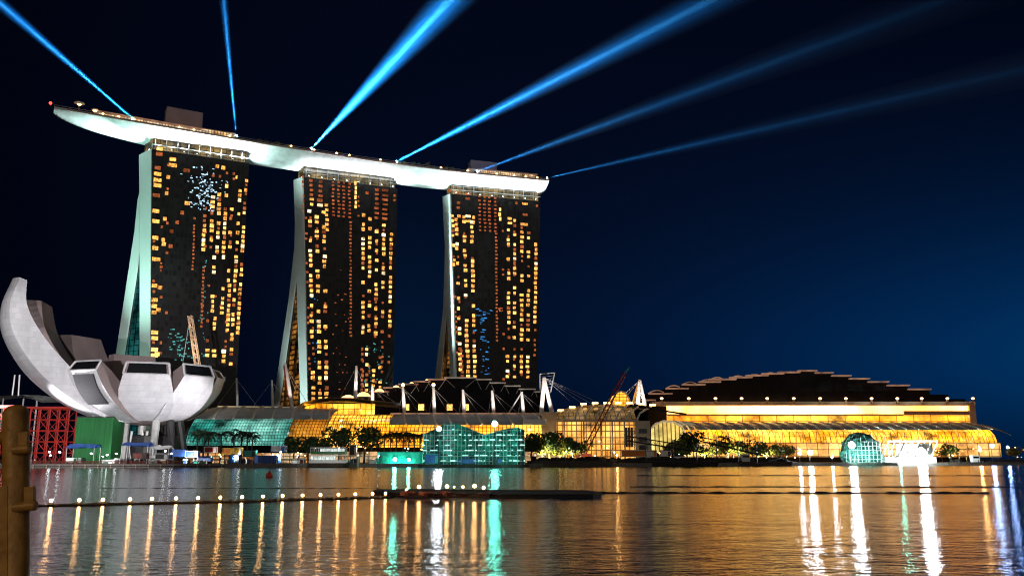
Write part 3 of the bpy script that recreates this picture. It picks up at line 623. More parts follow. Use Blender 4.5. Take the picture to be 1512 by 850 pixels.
beam(199, 2, -160, -130, 470, 9e7, 5.0, 'nearest the pointed bow')
beam(350, 2, 312, -190, 500, 8e7, 4.2, 'beside the bar pavilion')
beam(458, 2, 790, -130, 520, 15e7, 11.0, 'above the middle tower')
beam(585, 2, 1330, -140, 560, 11e7, 6.5, 'beyond the middle tower')
beam(703, 2, 1700, -110, 600, 1.5e7, 6.0, 'beside the white service box')
beam(808, 2, 1800, 40, 620, 1.0e7, 4.6, 'at the blunt end')

# floodlights on the ground that wash the white end fins of the towers
for ti, k in enumerate(TW):
    nm = ['the tower behind the lotus museum', 'the middle hotel tower', 'the tower behind the black theatre roof'][ti]
    ed = k['nv'].cross(Vector((0, 0, 1))) ; ed = ed if ed.dot(k['u']) < 0 else -ed
    for j, (dd, hz, e_, an) in enumerate(((75, 165, 1.5e6, 40), (60, 60, 0.12e6, 60))):
        loc = k['b0'] + ed * dd + k['nv'] * (6 + 8 * j) ; loc.z = GZ; e_ *= 1 if ti == 0 else 2.6
        floodlight(loc, k['b0'] + Vector((0, 0, hz)) + k['nv'] * 6, e_, (0.52, 1.0, 0.84) if ti == 0 else (0.74, 1.0, 0.93), an, ('high' if j == 0 else 'low') + ' aimed ground floodlight washing the white fin of ' + nm, 'fin floodlights', 1.0, blend=0.9)
# ------------------------------------------------------------------ lotus shaped museum on the waterfront
MC = at(218, 640, 312); MC.z = GZ
mus = thing('lotus_museum', MC, 'white lotus flower shaped museum with one very tall curved petal, standing on slanted columns', 'museum')
AZ0 = 22.5
def gp0(px, d):
    v = atz(px, 690, 0); Y = shoreY(v.x) + d; p = at(px, 680, Y); p.z = GZ; return p
def bez(P, n):
    out = []
    for i in range(n + 1):
        t = i / n; q = [Vector(p) for p in P]
        while len(q) > 1: q = [a.lerp(b, t) for a, b in zip(q, q[1:])]
        out.append(q[0])
    return out
def curve_r(pts, n):
    """smooth polyline through (r, z) points (Catmull-Rom)"""
    P = [Vector((a, b)) for a, b in pts]; P = [P[0] * 2 - P[1]] + P + [P[-1] * 2 - P[-2]]; out = []
    for i in range(1, len(P) - 2):
        for k in range(n):
            t = k / n; a, b, c, d = P[i - 1:i + 3]
            out.append(0.5 * ((2 * b) + (c - a) * t + (2 * a - 5 * b + 4 * c - d) * t * t + (3 * b - a - 3 * c + d) * t ** 3))
    out.append(P[-2]); return out
def petal(az, outer, inner, widths, label=None, skylight=True, side='petal_side', c0=(0, 0)):
    outer = [(r * 0.925, 14.5 + (z - 14.5) * 0.84) for r, z in outer]; inner = [(r * 0.925, 14.5 + (z - 14.5) * 0.84) for r, z in inner]; widths = [w * 0.95 for w in widths]
    rad = Vector((math.cos(R(az + AZ0)), math.sin(R(az + AZ0)), 0)); tan = Vector((-rad.y, rad.x, 0)); up = Vector((0, 0, 1))
    o_ = curve_r(outer, 5); i_ = curve_r(inner, 5); n = min(len(o_), len(i_)); w_ = [None] * n
    for k in range(n):
        t = k / (n - 1) * (len(widths) - 1); a = int(min(t, len(widths) - 2)); w_[k] = widths[a] + (widths[a + 1] - widths[a]) * (t - a)
    C = MC + Vector((c0[0], c0[1], 0)) - Vector((0, 0, GZ))
    def P(rz, s): return C + rad * rz[0] + up * rz[1] + tan * s
    pt = None
    mb = MB()
    NW = 5
    mb.loft([[P(o_[k], w_[k] * (j / NW - 0.5)) + rad * (0.9 * (1 - (2 * j / NW - 1) ** 2)) * (0.3 + 0.7 * k / n) for j in range(NW + 1)] for k in range(n)])
    pt = mb.build('petal', M['petal'], mus)
    if label: pt['label'] = label
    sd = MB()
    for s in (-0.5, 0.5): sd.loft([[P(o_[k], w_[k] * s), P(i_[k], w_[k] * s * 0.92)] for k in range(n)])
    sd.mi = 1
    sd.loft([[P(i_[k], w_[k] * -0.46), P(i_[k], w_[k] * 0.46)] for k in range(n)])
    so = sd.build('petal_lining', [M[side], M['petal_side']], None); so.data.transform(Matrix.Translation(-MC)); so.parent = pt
    # cap at the tip, a dark skylight in a pale frame
    k = n - 1; a, b, c, d = P(o_[k], -w_[k] / 2), P(o_[k], w_[k] / 2), P(i_[k], w_[k] * 0.46), P(i_[k], -w_[k] * 0.46)
    nn = (b - a).cross(d - a).normalized(); nn = nn if nn.dot(rad) > 0 else -nn
    cp = MB(); cp.add([a, b, c, d], [(0, 1, 2, 3)]); co = cp.build('petal_cap', M['petal_side'], None); co.data.transform(Matrix.Translation(-MC)); co.parent = pt
    if skylight:
        ctr = (a + b + c + d) / 4; sk = MB(); q = [ctr + (v - ctr) * 0.86 + nn * 0.05 for v in (a, b, c, d)]; sk.prism(q, nn * 0.12)
        ko = sk.build('skylight', M['black_glass'], None); ko.data.transform(Matrix.Translation(-MC)); ko.parent = pt
        fr = MB(); cs = [a + nn * 0.1, b + nn * 0.1, c + nn * 0.1, d + nn * 0.1]
        for e in range(4): fr.tube([cs[e], cs[(e + 1) % 4]], 0.35, 4)
        fo = fr.build('skylight_frame', M['petal'], None); fo.data.transform(Matrix.Translation(-MC)); fo.parent = pt
    return pt
z0 = 14.5
petal(205, [(4, z0), (18, 16.5), (31, 23), (43, 33), (51.5, 46), (53.5, 57), (51, 68.2)], [(3, 22), (14, 23), (24, 28), (34, 37), (43, 48), (48, 58), (48.5, 67.5)], [5, 10, 13, 12.5, 10.5, 8.5, 6.5], 'very tall white petal curling up to a narrow tip', skylight=False, side='petal')
petal(170, [(4, z0), (18, 17), (30, 24), (40, 36), (44.5, 50), (45, 64)], [(3, 22), (13, 24), (22, 31), (31, 42), (37, 53), (39.5, 64)], [6, 12, 17, 19, 18, 15], 'tall petal seen from its dark inner side', skylight=False, side='petal_shade')
petal(138, [(4, z0), (16, 17), (28, 25), (37, 38), (40, 53)], [(3, 22), (13, 25), (22, 32), (30, 43), (34, 53)], [6, 12, 18, 19, 16], skylight=False, side='petal_shade')
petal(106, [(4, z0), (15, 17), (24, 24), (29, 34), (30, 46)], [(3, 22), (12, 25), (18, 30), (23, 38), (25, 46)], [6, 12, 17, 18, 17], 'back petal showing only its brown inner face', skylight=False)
petal(72, [(4, z0), (15, 17), (24, 24), (29, 31), (30, 36)], [(3, 22), (12, 25), (18, 29), (23, 33), (25, 36)], [6, 11, 14, 14, 13], skylight=False)
petal(38, [(4, z0), (15, 17), (23, 23), (28, 30), (30, 35)], [(3, 22), (12, 25), (18, 28), (23, 32), (25, 35)], [6, 11, 13, 14, 13], skylight=False)
petal(14, [(4, z0), (13, 17), (20, 23), (24, 29.5), (26, 35)], [(3, 21), (11, 24), (16, 28), (20, 32), (22.5, 36)], [6, 10, 12, 13, 12])
petal(340, [(4, z0), (13, 17), (19.5, 22), (24, 28), (26, 33.5)], [(3, 21), (11, 24), (16, 29), (21, 33.5), (24, 37)], [6, 10, 12, 12, 10])
petal(304, [(4, z0), (13, 16.5), (20, 21), (25.5, 27), (28.5, 33)], [(3, 21), (11, 24), (17, 29), (22, 34), (26.5, 37.6)], [6, 12, 15.5, 15.5, 12.5], 'front petal with a smooth white skin between two others')
petal(266, [(4, z0), (13, 16.5), (20, 21), (25.5, 27), (28, 32.8)], [(3, 21), (11, 24), (17, 29), (22, 34), (26.2, 37.4)], [7, 13, 17.5, 17.5, 15], 'broad white front petal with a dark skylight across its tip')
pA = petal(227, [(4, z0), (14, 16), (23, 20.5), (30, 27), (33.5, 33.8)], [(3, 21), (12, 23), (20, 28), (27, 34), (31, 37.6)], [6, 11, 14.5, 14.5, 12.5], 'front petal with a dark louvred panel set in its white skin')
# louvred panel set on one petal
def patch(par, az, outer, t0, t1, s0, s1, wd, m, name, off=1.25):
    outer = [(r * 0.925, 14.5 + (z - 14.5) * 0.84) for r, z in outer]; rad = Vector((math.cos(R(az + AZ0)), math.sin(R(az + AZ0)), 0)); tan = Vector((-rad.y, rad.x, 0)); o_ = curve_r(outer, 8); n = len(o_); C = MC - Vector((0, 0, GZ)); rows = []
    for k in range(int(t0 * (n - 1)), int(t1 * (n - 1)) + 1):
        w = wd; rows.append([C + rad * (o_[k].x + off * 0.75) + Vector((0, 0, o_[k].y - off * 0.45)) + tan * (w * s) for s in (s0, (s0 + s1) / 2, s1)])
    mb = MB(); mb.loft(rows); back = [[p - rad * 0.4 for p in r_] for r_ in rows]; mb.loft(back)
    o = mb.build(name, m, None); o.data.transform(Matrix.Translation(-MC)); o.parent = par
def louvre_mat():
    m = mat('dark louvres', (0.035, 0.035, 0.04), 0.85, var=0.25, scale=1.2, streak=(0.5, 0.5, 6)); return m
M['louvre'] = louvre_mat()
patch(pA, 227, [(4, z0), (14, 16), (23, 20.5), (30, 27), (33.5, 33.8)], 0.58, 0.97, -0.26, 0.42, 12.5, M['louvre'], 'louvre_panel')
cb = MB(); cb.lathe([(3, 14.2 - GZ), (9, 15.0 - GZ), (13, 17.5 - GZ), (12, 24 - GZ), (5, 26 - GZ)], MC, 24); cb.build('bowl', M['petal_side'], mus, smooth=True)
for px, pt_, Yo in ((182, 186, -6), (226, 231, -12), (258, 250, -8), (276, 264, -2), (246, 240, 6), (204, 212, 8), (268, 252, 10)):
    a = at(px, 660, 312 + Yo); a.z = GZ; b = at(pt_, 622, 312 + Yo * 0.6); b.z = 17.5
    c = MB(); c.tube([a, b], [1.1, 1.35], 8); c.build('column', M['steel'] if px < 240 else M['dark'], mus)
for px in (191, 214):
    c = MB(); 
    for s in (-1, 1):
        a = at(px - s * 4, 660, 312); a.z = GZ; b = at(px + s * 4, 636, 312); c.tube([a, b], 0.45, 6)
    c.build('cross_brace', M['white'], mus)
lb = MB(); a = at(228, 650, 320); lb.lathe([(9, 0), (9, 9.5), (8, 10)], (a.x, a.y, GZ), 20); lb.build('lobby', M['dark'], mus)
# floodlights for the museum, on the quay
for px, tx, ty, tz, e, an, lab in ((-130, -40, -10, 36, 2.0e6, 46, 'far beyond the red scaffold frame'), (12, -4, -20, 36, 1.2e5, 44, 'before the narrow red scaffold frame'), (440, -6, -16, 29, 0.9e5, 44, 'before the amber glass bay'), (560, 4, -14, 30, 0.5e5, 32, 'by the green hoarding wall')):
    p = gp0(px, 1.5); floodlight(p, (MC.x + tx, MC.y + ty, tz), e, (1.0, 0.95, 0.98), an, 'floodlight on the quay ' + lab + ' aimed at the museum', 'quay floodlights below the museum', 0.8, blend=1.0, pole=2.5)

floodlight((-45, -6, 1.3), (MC.x - 14, MC.y - 10, 34), 3.5e6, (1.0, .96, .98), 17, 'floodlight on the near promenade throwing its light across the water onto the museum', None, .8, blend=.7, pole=4)
# ------------------------------------------------------------------ vaulted mall halls along the waterfront
def X(px, Y, y=650): return at(px, y, Y).x
def Z(py, Y, px=756): return at(px, py, Y).z
def vault(px0, px1, Y, prof, yref=640):
    """prof: list of (depth behind the front in metres, photo row at that depth)"""
    x0, x1 = X(px0, Y, yref), X(px1, Y, yref)
    return [[Vector((x, Y + d, Z(y, Y + d))) for d, y in prof] for x in (x0, x1)], x0, x1
def hall(px0, px1, Y, glass, roof, n_ribs, gm, rm='roof', par=None, rib_r=0.5, gname='glass_wall', skew=0.0):
    rows, x0, x1 = vault(px0, px1, Y, glass); mb = MB(); mb.loft([[r_ + Vector((0, 0, 0)) for r_ in row] for row in rows]); go = mb.build(gname, gm, par)
    if roof:
        rr, _, _ = vault(px0, px1, Y, roof); n = 1
        mb = MB(); mb.loft(rr); mb.loft([[p - Vector((0, 0, 0.5)) for p in row] for row in rr]); mb.build('roof', M[rm], par, smooth=False)
        for i in range(n_ribs):
            x = x0 + (x1 - x0) * (i + 0.5) / n_ribs; pts = [Vector((x, p.y, p.z + 0.25)) for p in rr[0]]; L_ = len(pts)
            pts = [p + Vector((skew * (1 - k / (L_ - 1)), 0, 0)) for k, p in enumerate(pts)]
            b = MB(); b.tube(pts, rib_r, 5); b.build('roof_rib', M['rib'], par)
    return go, x0, x1
M['g_teal'] = glow_glass('teal lit glass', (0.03, 0.30, 0.24), (0.30, 0.66, 0.55), 1.4, 1.15, 1.2, 0.10, 0.07, 0.95, lamps=2.2)
M['g_amber'] = glow_glass('amber lit glass', (0.60, 0.20, 0.015), (0.95, 0.40, 0.04), 0.9, 1.3, 1.25, 0.14, 0.08, 0.7, lamps=0.4)
M['g_gold'] = glow_glass('golden lit glass', (1.0, 0.32, 0.010), (1.0, 0.48, 0.05), 2.4, 1.6, 1.4, 0.16, 0.10, 0.85, lamps=3.0)
M['g_yellow'] = glow_glass('bright yellow lit glass', (1.0, 0.32, 0.010), (1.0, 0.52, 0.07), 2.8, 2.4, 2.4, 0.16, 0.11, 0.85, lamps=0.6)
M['g_cream'] = glow_glass('cream lit front', (1.0, 0.33, 0.03), (1.0, 0.54, 0.13), 1.5, 2.0, 2.6, 0.26, 0.09, 1.0, lamps=3.0)
M['g_band'] = glow_glass('terrace band light', (1.0, 0.36, 0.015), (1.0, 0.60, 0.20), 7.5, 7.0, 5.0, 0.10, 0.035, 0.55, lamps=0.7)
M['g_shop'] = glow_glass('shop fronts', (1.0, 0.36, 0.06), (1.0, 0.72, 0.4), 0.6, 3.6, 2.6, 0.2, 0.16, 1.0, lamps=1.8)
Y1 = 345
tp = thing('glass_hall', (X(360, Y1), Y1, GZ), 'vaulted waterfront hall with teal lit glass and an amber lit bay, beneath a grey roof', 'mall hall')
tprof_g = [(0, 657), (0.6, 648), (2.5, 636), (5.5, 626), (8.5, 618.5)]
tprof_r = [(8.5, 618.5), (13, 612), (19, 606.5), (26, 602.5), (34, 600.5)]
hall(275, 424, Y1, tprof_g, tprof_r, 5, M['g_teal'], par=tp, skew=3.5)
hall(424, 478, Y1, [(0, 660), (0.6, 648), (2.5, 636), (5.5, 627), (9, 619)], [(9, 619), (13, 612.5), (19, 607.5), (26, 604), (34, 603)], 2, M['g_amber'], par=tp, gname='amber_glass_wall', skew=3.5)
b = MB(); x0, x1 = X(275, Y1), X(478, Y1); b.box(((x0 + x1) / 2, Y1 + 36, (GZ + Z(603, Y1 + 36)) / 2 - 0.4), (x1 - x0, 3, Z(603, Y1 + 36) - GZ - 0.8)); b.build('rear_wall', M['black'], tp)
b = MB(); b.box(((x0 + x1) / 2, Y1 - 1.5, GZ + 1.4), (x1 - x0, 2.5, 0.5)); b.build('canopy', M['dark'], tp)
b = MB(); b.box(((x0 + x1) / 2, Y1 + 0.8, GZ + 2), (x1 - x0, 1, 3.8)); b.build('shop_front', M['g_shop'], tp)
b = MB(); b.tube([(x0, Y1 + 34.3, Z(600, Y1 + 34)), (x1 - 2, Y1 + 34.3, Z(602, Y1 + 34))], 0.35, 5); b.build('ridge_light', emis('ridge light', (1.0, 0.75, 0.35), 0.5, False), tp)
# golden gallery, between the teal hall and the plain entrance front
Y2 = 352
gp = thing('glass_gallery', (X(640, Y2), Y2, GZ), 'long golden lit gallery with a ribbed grey vault roof before the tiered black roof', 'mall gallery')
hall(478, 570, Y2, [(0, 660), (0.5, 650), (2, 640), (5, 630), (9, 622), (14, 616), (20, 612)], None, 0, M['g_gold'], par=gp)
x0, x1 = X(478, Y2), X(570, Y2)
for i in range(14):
    x = x0 + (x1 - x0) * (i + .5) / 14; b = MB(); b.tube([Vector((x + 2 * (1 - d / 20), Y2 + d - 0.15, Z(y, Y2 + d) + 0.1)) for d, y in [(0, 645), (2, 640), (5, 630), (9, 622), (14, 616), (20, 612)]], 0.14, 4); b.build('glass_rib', M['dark'], gp)
hall(570, 800, Y2, [(0, 660), (0.5, 650), (2, 640), (4.5, 632), (7, 627)], [(7, 627), (10, 621.5), (15, 616), (21, 612.5), (26, 611)], 10, M['g_gold'], par=gp, skew=4)
b = MB(); x0, x1 = X(478, Y2), X(806, Y2); b.box(((x0 + x1) / 2, Y2 + 28, (GZ + Z(612, Y2 + 28)) / 2), (x1 - x0, 3, Z(612, Y2 + 28) - GZ)); b.build('rear_wall', M['black'], gp)
b = MB(); x2_ = X(562, Y2); b.tube([(x2_, Y2 + 26.5, Z(610.5, Y2 + 26.5)), (x1, Y2 + 26.5, Z(610.5, Y2 + 26.5))], 0.45, 5); b.build('ridge_light', M['strip'], gp)
b = MB(); b.box(((x0 + x1) / 2, Y2 + 0.3, GZ + 2.4), (x1 - x0, 1, 4.2)); b.build('shop_front', M['g_shop'], gp)
b = MB(); b.box((X(790, Y2), Y2 + 5, Z(623, Y2 + 5)), (X(806, Y2) - X(772, Y2), 8, 2.2)); b.build('end_canopy', M['white'], gp)
# upper terrace, lit yellow, with a thin curved canopy
Y3 = 378
up_ = thing('upper_terrace', (X(505, Y3), Y3, Z(620, Y3)), 'yellow lit upper terrace with a thin curved canopy below the middle hotel tower', 'terrace')
rows, a0, a1 = vault(447, 552, Y3, [(0, 616), (0.4, 606), (0.8, 596)]); mb = MB(); mb.loft(rows); mb.build('glass_wall', M['g_yellow'], up_)
cv = MB(); pts = [(440, 604), (452, 597), (470, 593), (490, 590.5), (520, 591), (550, 594.5), (575, 597), (590, 598)]
cv.loft([[Vector((X(px, Y3, 595), Y3 + d, Z(py, Y3) + (0.9 if k == 0 else 0))) for k, d in enumerate((-4, 12))] for px, py in pts]); cv.loft([[Vector((X(px, Y3, 595), Y3 + d, Z(py, Y3) - 0.7)) for d in (-4, 12)] for px, py in pts]); cv.build('canopy', M['roof'], up_)
b = MB(); b.box(((a0 + a1) / 2, Y3 + 9, (GZ + Z(600, Y3)) / 2), (a1 - a0, 14, Z(600, Y3) - GZ)); b.build('body', M['black'], up_)
# theatre with a tiered black roof
Y4 = 415
th = thing('theatre', (X(690, Y4), Y4, GZ), 'dark theatre with a stepped black shell roof in front of the third hotel tower', 'theatre')
tiers = [(504, 529, 590), (528, 551, 585), (546, 575, 578.5), (566, 597, 572.5), (588, 617, 567), (610, 635, 562.8), (628, 658, 559.4), (655, 704, 557), (702, 726, 559.6), (723, 747, 565), (745, 769, 569.8), (766, 791, 574.6), (789, 806, 578.8)]
for i, (a, b_, y) in enumerate(tiers):
    xa, xb = X(a, Y4, 570), X(b_, Y4, 570); zt = Z(y, Y4); dd = 2.0 * (6 - abs(i - 7)) * 0.4; mb = MB()
    mb.add([(xa, Y4 + dd, zt), (xb, Y4 + dd, zt), (xb, Y4 - 9, Z(606, Y4) - 1), (xa, Y4 - 9, Z(606, Y4) - 1), (xa, Y4 + 60, zt - 1), (xb, Y4 + 60, zt - 1), (xb, Y4 + 60, GZ), (xa, Y4 + 60, GZ)],
           [(0, 1, 2, 3), (0, 4, 5, 1), (4, 7, 6, 5), (0, 3, 7, 4), (1, 5, 6, 2)])
    tr = mb.build('roof_tier', M['black'], th)
    mb = MB(); mb.box(((xa + xb) / 2, Y4 + dd - 1.0, zt + 0.1), (xb - xa, 3.4, 0.5)); so = mb.build('edge_strip', M['rib'] if i > 6 else M['strip'], None); so.data.transform(Matrix.Translation(-Vector(th['_o']))); so.parent = tr
    xm = (xa + xb) / 2; mb = MB()
    for s in (xa + 0.6, xb - 0.6): mb.tube([(s, Y4 + dd - 1.3, zt - 0.4), (xm, Y4 + dd - 5.2, zt - 7)], 0.13, 4)
    so = mb.build('truss', M['steel'], None); so.data.transform(Matrix.Translation(-Vector(th['_o']))); so.parent = tr
b = MB(); xa, xb = X(470, Y4, 600), X(806, Y4, 600); b.box(((xa + xb) / 2, Y4 + 12, (GZ + Z(607, Y4 + 2)) / 2), (xb - xa, 40, Z(607, Y4 + 2) - GZ)); b.build('body', M['black'], th)
for px in (600, 622, 664, 688): 
    b = MB(); b.box((X(px, Y4 - 9, 600), Y4 - 9.2, Z(601, Y4 - 9)), (2.6, 0.6, 2.8)); b.build('lit_panel', M['w_yellow'], th)
# glowing shell roofs
M['shell'] = emis('lit shell roof', (1.0, 0.45, 0.16), 4.0, True, var=0.5, scale=0.25)
for px, py, wd, e in ((514, 588, 25, 1), (537, 582.5, 20, 1), (560, 576.5, 14, 1), (585, 570.5, 9, .7), (608, 565, 6, .6), (630, 560.5, 4, .6)):
    c = at(px, py, Y4 - 14); r = wd / 2 * mpp(Y4); t = thing('shell_lantern', c, 'glowing shell shaped roof lantern, %s on the sloping steps of the theatre' % {25: 'largest and lowest', 20: 'second largest', 14: 'third in size', 9: 'fourth in size', 6: 'small', 4: 'smallest and highest'}[wd], 'roof lantern', 'shell lanterns on the theatre roof')
    b = MB(); b.lathe([(r, 0), (r * 0.92, r * 0.25), (r * 0.66, r * 0.5), (r * 0.3, r * 0.66), (0.05, r * 0.7)], c - Vector((0, 0, r * .3)), 14); b.build('shell', M['shell'], t, smooth=True)
    b = MB(); b.lathe([(r * 1.05, -0.5), (r * 1.05, 0)], c - Vector((0, 0, r * .3)), 14); b.lathe([(r * .3, -r), (r * .3, -.5)], c - Vector((0, 0, r * .3)), 6); b.build('base', M['dark'], t)
# masts
def mast(px0, y0, px1, y1, Y, r, label, m='white', lean=None, stays=(), lamp=None):
    a, c = at(px0, y0, Y), at(px1, y1, Y); t = thing('mast', (a.x, a.y, a.z), label, 'mast', None); b = MB(); b.tube([a, a.lerp(c, .5), c], [r, r * 1.05, r * 0.7], 8); b.build('pole', M[m], t)
    if stays:
        for sx, sy in stays:
            b = MB(); b.tube([c - Vector((0, 0, .5)), at(sx, sy, Y + 4)], 0.07, 3); b.build('stay_cable', M['steel'], t)
    if m == 'mastlit':
        spot('base_light', t, a + Vector((1.5, -9, 2.5)), a.lerp(c, .6), 6500, (1.0, 0.9, 0.85), 60, 0.8, 0.2)
    if lamp:
        b = MB(); b.ball(c + Vector((0, 0, .9)), 0.75, 8); b.build('lamp', M[lamp], t)
    return t
YM = 382
M['mastlit'] = mat('white mast steel', (0.8, 0.74, 0.7), 0.5, var=0.05)
for (a, b_, la) in (((550, 596), (550, 570), 'beside the glowing shell lanterns'), ((597, 609), (595, 571), 'carrying a lamp above the yellow panels'), ((641.5, 610), (640, 571), 'with a lamp, above the bright roof ribs'), ((685.5, 610), (683.5, 575), 'between the lamp mast and the theatre centre'), ((729, 610), (726.5, 576), 'rising above the teal floodlight'), ((773, 611), (770, 578), 'braced by a slanted strut near the roof end')):
    mast(a[0], a[1], b_[0], b_[1], YM, 0.75, 'white roof mast ' + la, 'mastlit', stays=((a[0] + 20, a[1] - 2), (a[0] + 34, a[1] - 2), (a[0] - 8, a[1])), lamp='b_lamp' if a[0] in (641.5, 597) else None)
b = MB(); b.tube([at(750, 611, YM), at(769, 581, YM)], 0.35, 6); t = thing('strut', at(750, 611, YM), 'thin slanted steel strut leaning to the last white roof mast', 'strut'); b.build('pole', M['steel'], t)
for px, a_y, b_y, Y, la in ((350, 600, 558, 372, 'above the teal glass hall'), (402, 602, 561, 372, 'nearer the amber bay')):
    mast(px + .6, a_y, px - .6, b_y, Y, 0.55, 'plain grey roof mast ' + la, 'steel', stays=((px + 30, a_y), (px - 30, a_y)))
mast(432, 604, 421, 536, 372, 0.75, 'tall leaning red and white mast by the leg of the middle tower', 'mastlit', stays=((446, 600), (455, 598)))
b = MB(); b.tube([at(430.6, 604, 372), at(419.8, 540, 372)], 0.55, 6); 
o = [x for x in bpy.data.objects if x.get('label', '').startswith('tall leaning red')][0]; b.build('red_stripe', M['red'], o)
mast(524.5, 589, 526.5, 540, 386, 0.8, 'tall pinkish white mast before the facade of the middle tower', 'mastlit', stays=((500, 590), (545, 590)))
# ------------------------------------------------------------------ A frame pylons with hanging frames
def pylon(pxt, yt, legs, Y, label, frame=None, stays=()):
    c = at(pxt, yt, Y); t = thing('pylon', (c.x, c.y, c.z - 12), label, 'pylon', 'white A frame pylons')
    for (lx, ly, dy) in legs:
        b = MB(); b.tube([at(lx, ly, Y + dy), c], [1.0, 0.75], 8); b.build('leg', M['mastlit'], t)
    spot('base_light', t, at(legs[0][0] + 4, 601, Y - 9), c - Vector((0, 0, 7)), 16000, (1.0, 0.92, 0.85), 70, 0.8, 0.2)
    if frame:
        b = MB(); fp = [at(x, y, Y + 3) for x, y in frame]
        for i in range(len(fp)): b.tube([fp[i], fp[(i + 1) % len(fp)]], 0.28, 5)
        for i in range(1, 7):
            f_ = i / 7; b.tube([fp[0].lerp(fp[3], f_), fp[1].lerp(fp[2], f_)], 0.1, 4)
        b.build('hanging_frame', M['steel'], t)
    for sx, sy in stays:
        b = MB(); b.tube([c, at(sx, sy, Y + 6)], 0.07, 3); b.build('stay_cable', M['steel'], t)
pylon(803.5, 557, ((799, 613, 0), (816, 614, 4)), 372, 'tall white A frame pylon with a hanging lattice frame, beside the tiered theatre roof', ((797, 552), (819, 550), (813, 579), (798, 579)), ((842, 592), (858, 594), (874, 596), (890, 597)))
pylon(944.5, 561, ((941.5, 598, 0), (952, 598, 6), (935.5, 596, 10)), 405, 'shorter white three legged pylon at the scalloped end of the convention roof', None, ((905, 597), (915, 597)))

# ------------------------------------------------------------------ entrance pavilion with a ribbed glass roof
Y5 = 372
ep = thing('entrance_hall', (X(880, Y5), Y5, GZ), 'cream lit entrance hall with curved white roof ribs between gallery and convention centre', 'entrance hall')
xa, xb = X(818, Y5), X(938, Y5)
b = MB(); b.box(((xa + xb) / 2, Y5 + 1, (GZ + Z(622, Y5)) / 2), (xb - xa, 2, Z(622, Y5) - GZ)); b.build('front', M['g_cream'], ep)
b = MB(); b.box(((xa + xb) / 2, Y5 - 0.6, Z(621, Y5)), (xb - xa + 3, 1.0, 0.9)); b.build('eave_beam', M['beige'], ep)
rp = [(816, 612.5, 0), (830, 605, 0), (852, 600, 0), (880, 597.5, 0), (910, 597, 0), (940, 600, 0), (965, 604, 0)]
b = MB(); b.loft([[Vector((X(px, Y5, 610), Y5 + 16, Z(py, Y5 + 16))), Vector((X(px, Y5, 610), Y5 + 30, Z(py + 1, Y5 + 30)))] for px, py, _ in rp]); b.build('roof', M['roof'], ep)
M['g_roof'] = glow_glass('roof glass lit from below', (0.40, 0.20, 0.05), (0.62, 0.40, 0.16), 0.55, 2.2, 1.4, 0.15, 0.09, 0.8)
b = MB(); b.loft([[Vector((X(px, Y5, 610), Y5 - 0.2, Z(620.5, Y5))), Vector((X(px, Y5, 610), Y5 + 8, Z((620 + 2 * py) / 3 + 1, Y5 + 8))), Vector((X(px, Y5, 610), Y5 + 16, Z(py + .3, Y5 + 16)))] for px, py, _ in rp[:6]]); b.build('roof_glass', M['g_roof'], ep)
for i in range(9):
    px = 818 + i * 15.2; pxt = px + 8 + i * 1.8; yt = 612 - min(1, (i + .7) / 3) * 14 + max(0, i - 6) * 1.5
    b = MB(); b.tube([Vector((X(px, Y5, 620), Y5 - 0.9, Z(620.5, Y5))), Vector((X(px + 3 + i * .6, Y5, 610), Y5 + 5, Z(611.5, Y5 + 5) + 0.6)), Vector((X(pxt, Y5 + 14, 600), Y5 + 14.5, Z(yt, Y5 + 14) + 0.5))], 0.42, 6); rbo = b.build('roof_rib', M['mastlit'], ep)
    p = Vector((X(pxt + 2, Y5 + 14, 600), Y5 + 14.5, Z(yt - .4, Y5 + 14) + 0.9)); b = MB(); b.box(p, (2.6, 1, 0.6)); lo_ = b.build('rib_lamp', M['b_lamp'], None); lo_.data.transform(Matrix.Translation(-Vector(ep['_o']))); lo_.parent = rbo
b = MB(); xa2, xb2 = X(800, Y5), X(822, Y5); b.box(((xa2 + xb2) / 2, Y5 + 3, (GZ + Z(608, Y5)) / 2), (xb2 - xa2, 8, Z(608, Y5) - GZ)); b.build('pier', M['beige'], ep)
b = MB(); xa3, xb3 = X(938, Y5), X(960, Y5); b.box(((xa3 + xb3) / 2, Y5 + 3, (GZ + Z(621, Y5)) / 2), (xb3 - xa3, 8, Z(621, Y5) - GZ)); po = b.build('pier', M['beige'], ep)
for yy in (636, 648, 660):
    b = MB(); b.box(((xa3 + xb3) / 2, Y5 - 1.1, Z(yy, Y5)), (3.4, 0.4, 1.8)); wo = b.build('pier_window', M['black_glass'], None); wo.data.transform(Matrix.Translation(-Vector(ep['_o']))); wo.parent = po
for px in (833, 862, 888, 904, 922):
    b = MB(); b.tube([(X(px, Y5), Y5 - 0.9, GZ), (X(px, Y5), Y5 - 0.9, Z(621, Y5))], 0.35, 6); b.build('column', M['beige'], ep)
b = MB()
for px in (925, 929, 933): b.box((X(px, Y5), Y5 - .25, Z(645, Y5)), (1.0, .4, 8))
b.build('dark_window', M['black_glass'], ep)
b = MB(); pts = [(936, 597), (955, 601), (985, 607), (1013, 611)]; b.tube([at(px, py, Y5 + 6) for px, py in pts], 0.4, 5); b.build('roof_edge_beam', M['dark'], ep)
# arched dormer
YA = 400
ad = thing('arched_lantern', at(915, 600, YA), 'round arched roof lantern glowing amber, standing above the entrance hall', 'roof lantern')
ap = [(903, 597), (905, 588), (910, 580), (917, 577.5), (924, 580), (929, 588), (931, 597)]
b = MB(); b.prism([at(x, y, YA) for x, y in ap], (0, 12, 0)); b.build('glass', M['g_gold'], ad)
b = MB(); b.tube([at(x, y, YA - .3) for x, y in ap], 0.4, 6); b.build('arch', M['mastlit'], ad)

